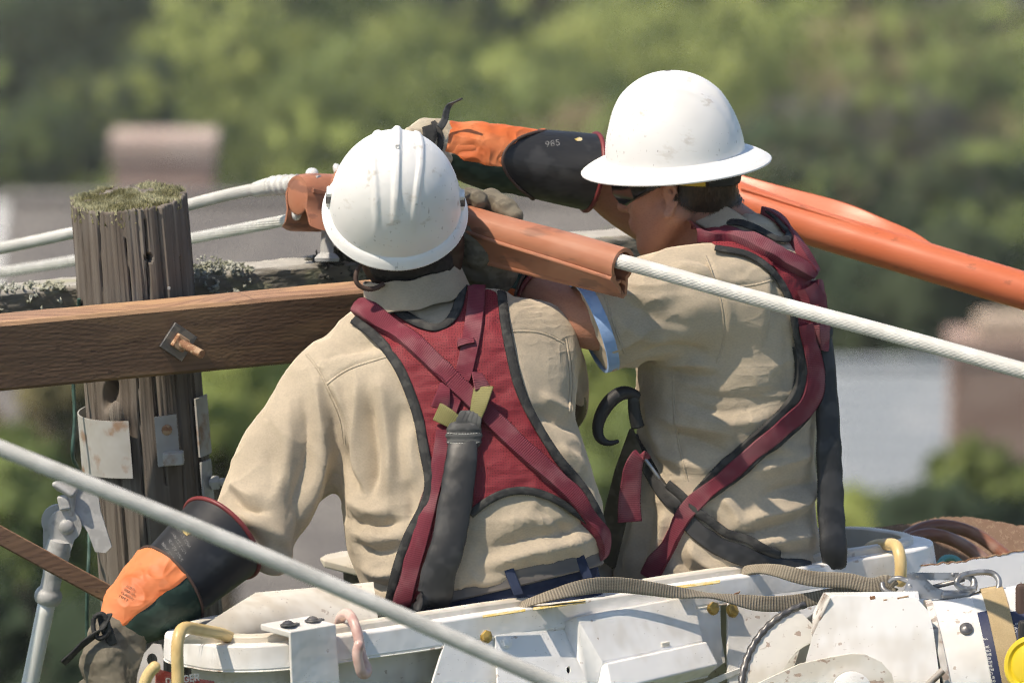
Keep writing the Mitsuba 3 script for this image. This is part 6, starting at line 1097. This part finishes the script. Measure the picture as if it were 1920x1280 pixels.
    for q in (1, -1): fields += [(F_cap(H_(.062, .014 * q, -.122), H_(.006, .056 * q, -.078), .018, .024), .03), (F_cap(H_(.062, .036 * q, -.036), H_(.02, .060 * q, -.02), .017, .016), .025), (F_cap(H_(.086, .030 * q, -.006), H_(.092, .008 * q, -.004), .011, .012), .015)]
    fields += [(F_cap(H_(.094, 0, -.010), H_(.110, 0, -.046), .008, .0115), .012), (F_cap(H_(.100, .010, -.050), H_(.100, -.010, -.050), .008, .008), .008), (F_cap(H_(.092, .018, -.080), H_(.092, -.018, -.080), .008, .008), .010), (F_cap(H_(.089, .015, -.091), H_(.089, -.015, -.091), .0085, .0085), .008)]
    fields += [(F_tube(PP([(1300, 385, .40), (1345, 440, .415), (1385, 500, .42)]), [.064, .068, .075], [.062, .066, .075], RT, cap=.8), .035)]
    # ear: rim, lobe and hollow
    e = lambda x, y, d=0: P(x, y, .287 + d) 
    fields += [(F_ell(e(1255, 378, .004), [.0105, .006, .026], [unit(RT + .1 * UP), FWD, UP]), .006)]
    for pts, r in (([(1246, 366, .004), (1247, 354, .0), (1255, 347, -.002), (1264, 352, -.003), (1268, 366, -.003), (1266, 382, -.002), (1260, 394, .0), (1254, 404, .002), (1248, 407, .004), (1246, 398, .006)], .0042), ([(1250, 392, .0), (1258, 384, -.001), (1260, 370, -.001), (1256, 362, .0)], .0030)):
        fields += [(F_cap(e(*pts[i]), e(*pts[i + 1]), r, r), .003) for i in range(len(pts) - 1)]
    trunk_ = [(F_tube(PP([(1390, 520, .42), (1370, 700, .42), (1358, 900, .42), (1350, 1080, .42)]), [.10, .13, .13, .14], [.14, .14, .12, .12], RT), .05),
              (F_tube(PP([(1390, 560, .32), (1240, 575, .262), (1130, 602, .242), (1080, 592, .262), (1030, 566, .305), (985, 536, .345), (945, 508, .355)]), [.06, .056, .052, .050, .043, .036, .032], [.06, .056, .052, .048, .043, .036, .032], UP), .03),
              (F_tube(PP([(1380, 500, .54), (1290, 440, .60), (1215, 400, .605), (1160, 364, .58), (1110, 326, .552), (1000, 305, .515), (850, 268, .465)]), [.06, .056, .052, .050, .046, .038, .028], [.06, .056, .052, .050, .046, .038, .028], UP), .03)]
    body = surface(fields + trunk_, .0034, .03, smooth=3, dig=[F_ell(e(1252, 380, -.006), [.0048, .007, .0085], [RT, FWD, UP])])
    put('body', body, 'skin_tan', t, smooth=True, label='sunburnt face, neck and bare arms')
    # hair: a close shell and strands over its edge
    poly = Polygon([(1226, 342), (1232, 352), (1240, 356), (1243, 343), (1268, 345), (1276, 372), (1284, 388), (1300, 398), (1330, 400), (1360, 394), (1386, 382), (1398, 345), (1396, 318), (1230, 320)])
    m, _ = patch(body, list(poly.exterior.coords)[:-1], 5, .0035, 2); put('hair', m, 'hair_dark', t, smooth=True, uv=np.c_[m.vertices @ RT * 12, m.vertices @ UP * 6], label='short dark brown hair')
    g = np.random.default_rng(12); NH = 700; x0 = g.uniform(1272, 1392, NH); y0 = g.uniform(330, 372, NH); ed = np.interp(x0, [1272, 1285, 1300, 1330, 1360, 1390], [372, 390, 399, 402, 396, 384])
    y1 = np.minimum(ed + g.normal(size=NH) * 3 + 2, y0 + g.uniform(22, 48, NH)); x1 = x0 + g.uniform(-13, 4, NH); xm = (x0 + x1) / 2 + g.normal(size=NH) * 1.5
    p, n = cast(body, np.stack([np.c_[x0, y0], np.c_[xm, (y0 + y1) / 2], np.c_[x1, y1]], 1).reshape(-1, 2)); p = p.reshape(NH, 3, 3); n = n.reshape(NH, 3, 3)
    p = p + n * (np.array([.004, .0058, .0018])[None, :, None] + g.uniform(0, .0015, (NH, 1, 1))); wv = unit(np.cross(p[:, 2] - p[:, 0], n[:, 1])) * g.uniform(.0006, .0013, (NH, 1)); col = g.random(NH)
    vs = np.stack([p[:, 0] - wv, p[:, 0] + wv, p[:, 1] - wv, p[:, 1] + wv, p[:, 2]], 1).reshape(-1, 3); fs = (np.arange(NH)[:, None, None] * 5 + np.array([[0, 1, 3], [0, 3, 2], [2, 3, 4]])).reshape(-1, 3); uvs = np.stack([np.repeat(col, 5), np.tile([0, 0, .5, .5, 1], NH)], 1)
    put('hair_strands', trimesh.Trimesh(np.array(vs), np.array(fs), process=False), 'hair_dark', t, smooth=True, uv=np.array(uvs), kind='stuff')
    # sunglasses
    sg = put('sunglasses', hull(np.vstack([ICO * .0028 + p for p in PP([(1149, 343, .405), (1151, 362, .405), (1163, 379, .392), (1174, 383, .365), (1190, 371, .325), (1210, 358, .303), (1232, 350, .290), (1232, 342, .290), (1180, 342, .34)])])), 'lens_black', t, smooth=30, label='black wraparound sunglasses')
    put('lens', hull(np.vstack([ICO * .0028 + p for p in (H_(.106, -.012, .006), H_(.108, -.014, -.016), H_(.102, -.034, -.030), H_(.088, -.052, -.026), H_(.078, -.060, -.006), H_(.102, -.034, .008))])), 'lens_black', sg, smooth=30)
    put('temple', sweep(np.array([H_(.084, .061, .0), H_(.04, .074, -.002), H_(.008, .079, -.006), H_(-.012, .080, -.016)]), [.0048, .0036, .0030, .0026], 10, 40, side=UP), 'plastic_black', sg, smooth=True)
    up = .235 * -FWD + .967 * (math.cos(math.radians(5.6)) * UP - math.sin(math.radians(5.6)) * RT); fw = -.955 * RT + .22 * FWD
    hp = P(1266, 289, .37); ht = hard_hat(hp, up, fw, .1130, .1235, .143, .1490, .1680, .0190, t, [(0.0, .16, .0065), (-.42, .06, .0020), (.42, .06, .0020)], 'white full brim hard hat with scuffs and dirt', .30, [(1205, 212, .011, .8), (1326, 186, .014, .75), (1290, 262, .016, .5), (1255, 290, .018, .35), (1235, 165, .02, .3), (1405, 278, .014, .4)])
    m, uv = ribbon(body, [(1236, 339, 9), (1270, 341, 11), (1300, 342, 13), (1324, 341, 17)], lift=.006, n=30); sp = put('suspension', m, 'plastic_yellow', ht, smooth=True, label='yellow band of the hat suspension')
    m, uv = ribbon(body, [(1240, 340, 8), (1262, 342, 9), (1278, 342, 10)], lift=.008, n=20); put('band', m, 'plastic_black', sp, smooth=True); m, uv = ribbon(body, [(1321, 337, 26), (1350, 334, 32), (1385, 326, 32), (1402, 318, 30)], lift=.009, n=30); put('ratchet', m, 'plastic_black', sp, smooth=True)
    # collar
    cc = P(1368, 442, .42); ca, cb = unit(RT - .62 * UP), FWD; cu = np.cross(ca, cb); cu = cu if cu @ UP > 0 else -cu; an = np.linspace(0, 2 * np.pi, 91)[:-1]
    rows = [(.0795, .0), (.081, .036), (.083, .0395), (.087, .037), (.096, .012), (.105, -.012), (.101, -.015), (.090, .0)]
    v = np.stack([cc + r * 1.04 * (np.cos(an)[:, None] * ca + np.sin(an)[:, None] * cb * 1.0) + z * cu - 0.02 * (1 - np.cos(an - np.pi))[:, None] * 0 * cu for r, z in rows]); m = trimesh.Trimesh(v.reshape(-1, 3), quads(grid_faces(len(rows), 90, True)), process=False); m.fix_normals(); put('collar', crease(m, .0024, 30, 3), 'cloth_tan', t, smooth=True)
    # trousers
    tr = surface([F_tube(PP([(1346, 1070, .42), (1344, 1160, .42), (1345, 1290, .44)]), [.165, .17, .16], [.125, .13, .125], RT, cap=.4), F_tube(PP([(1300, 1260, .36), (1300, 1800, .40), (1300, 2150, .42)]), [.09, .075, .06], [.085, .08, .065], RT, cap=.4), F_tube(PP([(1400, 1260, .52), (1400, 1800, .54), (1400, 2120, .55)]), [.09, .075, .06], [.085, .08, .065], RT, cap=.4)], .010, .03, smooth=3); put('trousers', tr, 'denim', t, smooth=True)
    # harness
    H = key_for('harness', t); labels[H] = {'label': 'dusty red harness with black padding, twisted at the back'}
    padp = [(1340, 470), (1365, 474), (1400, 481), (1430, 499), (1455, 524), (1471, 550), (1481, 575), (1488, 612), (1496, 655), (1503, 690), (1502, 725), (1494, 742), (1538, 752), (1542, 690), (1540, 620), (1534, 560), (1520, 510), (1470, 480), (1400, 440), (1350, 440), (1305, 455)]
    m, uv = patch(sh, padp, 6.5, .004, 8); put('back_pad', m, 'mesh_red', H, smooth=True, uv=uv); both = cat([sh, m])
    piping(sh, [(1335, 470), (1365, 475), (1400, 482), (1430, 500), (1455, 525), (1470, 550), (1480, 575), (1487, 612), (1495, 655), (1503, 685), (1505, 705)], .0075, EDGE, H, lift=.008)
    piping(sh, [(1365, 423), (1400, 426), (1430, 442), (1455, 455), (1469, 457), (1475, 449), (1464, 433), (1449, 416), (1436, 405)], .0075, EDGE, H, lift=.009)
    web(both, [(1503, 640, 60), (1510, 690, 64), (1508, 730, 70), (1480, 780, 74), (1425, 832, 76), (1375, 876, 74), (1335, 910, 66), (1308, 936, 46)], H, 'edge_black', 'strap_pad', .006, 'black padding under the strap', n=90)
    web(both, [(1500, 600, 30), (1508, 640, 34), (1517, 680, 38), (1518, 716, 42), (1505, 758, 46), (1465, 797, 46), (1416, 842, 46), (1371, 884, 46), (1325, 922, 46), (1290, 958, 46), (1265, 1000, 44), (1242, 1045, 44), (1218, 1090, 44)], H, lift=.010, n=120, label='strap running round to the front hip')
    web(both, [(1300, 455, 24), (1320, 450, 32), (1365, 441, 36), (1400, 452, 36), (1435, 471, 36), (1470, 490, 36), (1503, 508, 34), (1524, 522, 28)], H, lift=.009, label='left shoulder strap')
    web(both, [(1424, 396, 12), (1455, 414, 16), (1482, 447, 18), (1500, 478, 18), (1524, 516, 18)], H, lift=.011, label='far shoulder strap')
    web(both, [(1528, 524, 26), (1530, 560, 28), (1532, 600, 30), (1536, 660, 26)], H, lift=.010)
    web(both, [(1502, 538, 34), (1512, 556, 38), (1518, 574, 38)], H, lift=.014, n=24, label='stitched strap end')
    m, uv = strip(PP([(1530, 526, .40), (1541, 545, .385), (1545, 568, .385), (1540, 590, .39)]), unit(RT * .4 + FWD + .1 * UP), np.array([15, 16, 15, 10]) / S, .0035, 30); put('green_loop', m, 'web_green', H, smooth=True, uv=uv, label='olive green loop end')
    ly = PP([(1540, 612, .36), (1544, 650, .355), (1549, 720, .35), (1553, 800, .345), (1556, 900, .34), (1560, 990, .335), (1563, 1030, .33), (1566, 1060, .34)])
    mesh = sweep(ly, np.array([20, 20, 22, 24, 26, 27, 26, 24]) / S, 40, 150, side=unit(RT + .25 * FWD), rad2=.0105, cap_round=.5, fn=lambda u_, a: 1 + .03 * np.sin(u_ * 46 + 3 * np.cos(a + u_ * 7)) * (np.abs(np.cos(a)) > .3)); lk = put('lanyard_sleeve', crease(mesh, .0011, 22, 12, (1, 1, 1.5)), 'nylon_black', H, smooth=True, label='black nylon lanyard sleeve hanging behind his back')
    put('sleeve_collar', sweep(PP([(1534, 600, .36), (1538, 614, .357), (1541, 630, .356)]), np.array([22, 24, 22]) / S, 36, 24, side=RT, rad2=.016, cap_round=.5), 'web_grey', lk, smooth=True)
    # waist belt, loops and hook
    b2 = both
    web(b2, [(1184, 812, 26), (1203, 845, 30), (1222, 882, 32), (1247, 922, 36), (1275, 952, 40), (1304, 993, 48), (1360, 1030, 54), (1416, 1050, 54), (1470, 1062, 48), (1520, 1070, 44)], H, 'nylon_black', 'waist_belt', .004, 'black padded waist belt', n=110)
    piping(sh, [(1255, 905), (1290, 940), (1325, 975), (1375, 1003), (1420, 1022), (1460, 1040)], .008, EDGE, H, lift=.010)
    m, uv = strip(PP([(1210, 862, .225), (1200, 852, .215), (1190, 868, .215), (1184, 900, .222), (1180, 940, .228), (1181, 978, .23)]), unit(RT + .1 * UP + .2 * FWD), np.array([12, 13, 17, 20, 22, 24]) / S, .0035, 40); put('strap_tail', m, 'web_red', H, smooth=True, uv=uv, label='red strap tail folded through the buckle')
    put('buckle', sweep(PP([(1206, 856, .225), (1220, 874, .225), (1236, 898, .23)]), .0032, 8, 20), 'steel', H, smooth=True)
    hk = sweep(PP([(1194, 742, .27), (1172, 736, .265), (1148, 748, .26), (1130, 772, .26), (1121, 800, .26), (1126, 822, .26), (1140, 830, .26), (1158, 827, .26)]), np.array([10, 13, 14, 13, 11, 9, 6, 4]) / S, 24, 90, side=FWD, rad2=np.array([10, 13, 14, 13, 11, 9, 6, 4]) / S, cap_round=.7)
    hook_ = put('belt_hook', hk, 'plastic_black', H, smooth=True, label='black plastic hook on the belt'); put('hook_stem', sweep(PP([(1188, 742, .27), (1190, 775, .275), (1196, 800, .28)]), [.010, .011, .012], 14, 20), 'nylon_black', hook_, smooth=True)
    put('pouch_flap', hull(np.vstack([ICO * .005 + p for p in PP([(1184, 808, .34), (1200, 850, .33), (1168, 950, .35), (1150, 1060, .36), (1122, 1040, .38), (1132, 980, .37), (1158, 880, .35)])])), 'flap_olive', H, smooth=30, label='dark olive cloth hanging at the front')
    # --- gloves
    cut_ = lambda a: 0.04 + 0.46 * np.clip(np.cos(a), 0, 1) ** 1.5
    g, p = gauntlet(t, [(1108, 323, .552), (1050, 314, .535), (980, 303, .51), (880, 283, .475)], [.0690, .0655, .0590, .045], [(1020, 311, .522), (960, 300, .503), (900, 290, .483), (826, 270, .458)], [.0615, .0605, .0570, .0400], cut_, (-16, 164), 'black rubber gauntlet with a chalk number')
    gm = cuff(PP([(1108, 323, .552), (1050, 314, .535), (980, 303, .51), (880, 283, .475)]), [.0690, .0655, .0590, .045], LS, 0, 360, sides=72)
    print_on(gm, '985', 1022, 277, 8, 11, 'ink_faded', g); put('label', patch(gm, [(1076, 262), (1084, 258), (1092, 259), (1092, 265), (1082, 267)], 2.5, .0014, 1)[0], 'sticker_yellow', g, smooth=True)
    h = hand([([(850, 272, .465), (824, 262, .455), (796, 254, .45)], [.036, .032, .028]), ([(846, 282, .46), (816, 272, .45), (790, 266, .445)], [.032, .029, .027])] + [([(796 - 4 * i, 246 + i * 15, .45), (772 - 2 * i, 256 + i * 15, .43), (758, 276 + i * 14, .405), (764, 296 + i * 12, .39)], [.0150, .0140, .0130, .0115]) for i in range(4)] + [([(826, 300, .43), (806, 318, .40), (788, 326, .385)], [.018, .016, .013])], .012, .003, seed=9)
    hk_ = put('work_glove', h, 'leather_pale', t, smooth=True, label='pale leather glove hand behind the left hard hat')
    m, uv = strip(PP([(803, 236, .405), (806, 250, .402), (803, 266, .402)]), unit(RT + .12 * UP), np.array([13, 14, 13]) / S, .007, 20); put('buckle', m, EDGE, hk_, smooth=True)
    m, uv = strip(PP([(824, 240, .405), (834, 224, .41), (838, 206, .41), (846, 195, .41), (858, 189, .405), (866, 185, .40)]), unit(RT + .3 * UP + .5 * FWD), np.array([8, 7.5, 7, 6, 4.5, 3]) / S, .003, 50); put('wrist_strap', m, 'web_grey', hk_, smooth=True, label='loose strap tail')
    m, uv = strip(PP([(812, 228, .43), (824, 248, .418), (824, 280, .416), (816, 300, .42)]), unit(RT), np.array([5, 6, 6, 5]) / S, .003, 30); put('wrist_strap', m, EDGE, hk_, smooth=True)
    # the hand under the near line hose
    g2, p2 = gauntlet(t, [(1000, 546, .335), (982, 535, .345), (958, 519, .352), (930, 500, .35)], [.0440, .0435, .0420, .036], [(992, 545, .335), (972, 536, .342), (950, 524, .345), (930, 514, .345)], [.0475, .0485, .0465, .040], lambda a: 0.05 + .02 * np.sin(a), (-190, -10), 'short black rubber cuff on his lower arm')
    h = hand([([(950, 524, .34), (926, 502, .30), (902, 468, .258), (882, 442, .250)], [.037, .040, .034, .025]), ([(912, 526, .33), (894, 495, .29), (876, 452, .262)], [.032, .034, .026]), ([(880, 470, .338), (862, 420, .345), (848, 390, .33), (850, 374, .30), (866, 373, .27)], [.019, .019, .018, .0175, .016]), ([(898, 450, .345), (882, 410, .345), (873, 384, .328), (881, 371, .300), (897, 377, .270)], [.019, .019, .0180, .0175, .0160]), ([(930, 470, .345), (920, 425, .352), (900, 386, .330), (922, 376, .290), (950, 391, .264), (966, 405, .250)], [.020, .019, .0175, .0185, .0175, .0140]), ([(868, 480, .33), (850, 440, .34), (838, 400, .33), (842, 384, .30)], [.016, .015, .014, .013])], .005, .0026, seed=11)
    put('work_glove', h, 'leather_grey', t, smooth=True, label='grey leather glove hand gripping the orange hose')
    m = surface([F_cap(P(876, 512, .31), P(866, 530, .31), .013, .012), F_cap(P(880, 490, .312), P(870, 520, .312), .008, .010)], .003, .01); put('cuff_edge', m, 'leather_pale', t, smooth=True)
    return t
mat('leather_pale', speck((0.46, 0.41, 0.31), (0.36, 0.31, 0.23), 40), 0.8); mat('flap_olive', speck((0.075, 0.066, 0.042), (0.11, 0.098, 0.066), 40), 0.9)
RM = right_man()
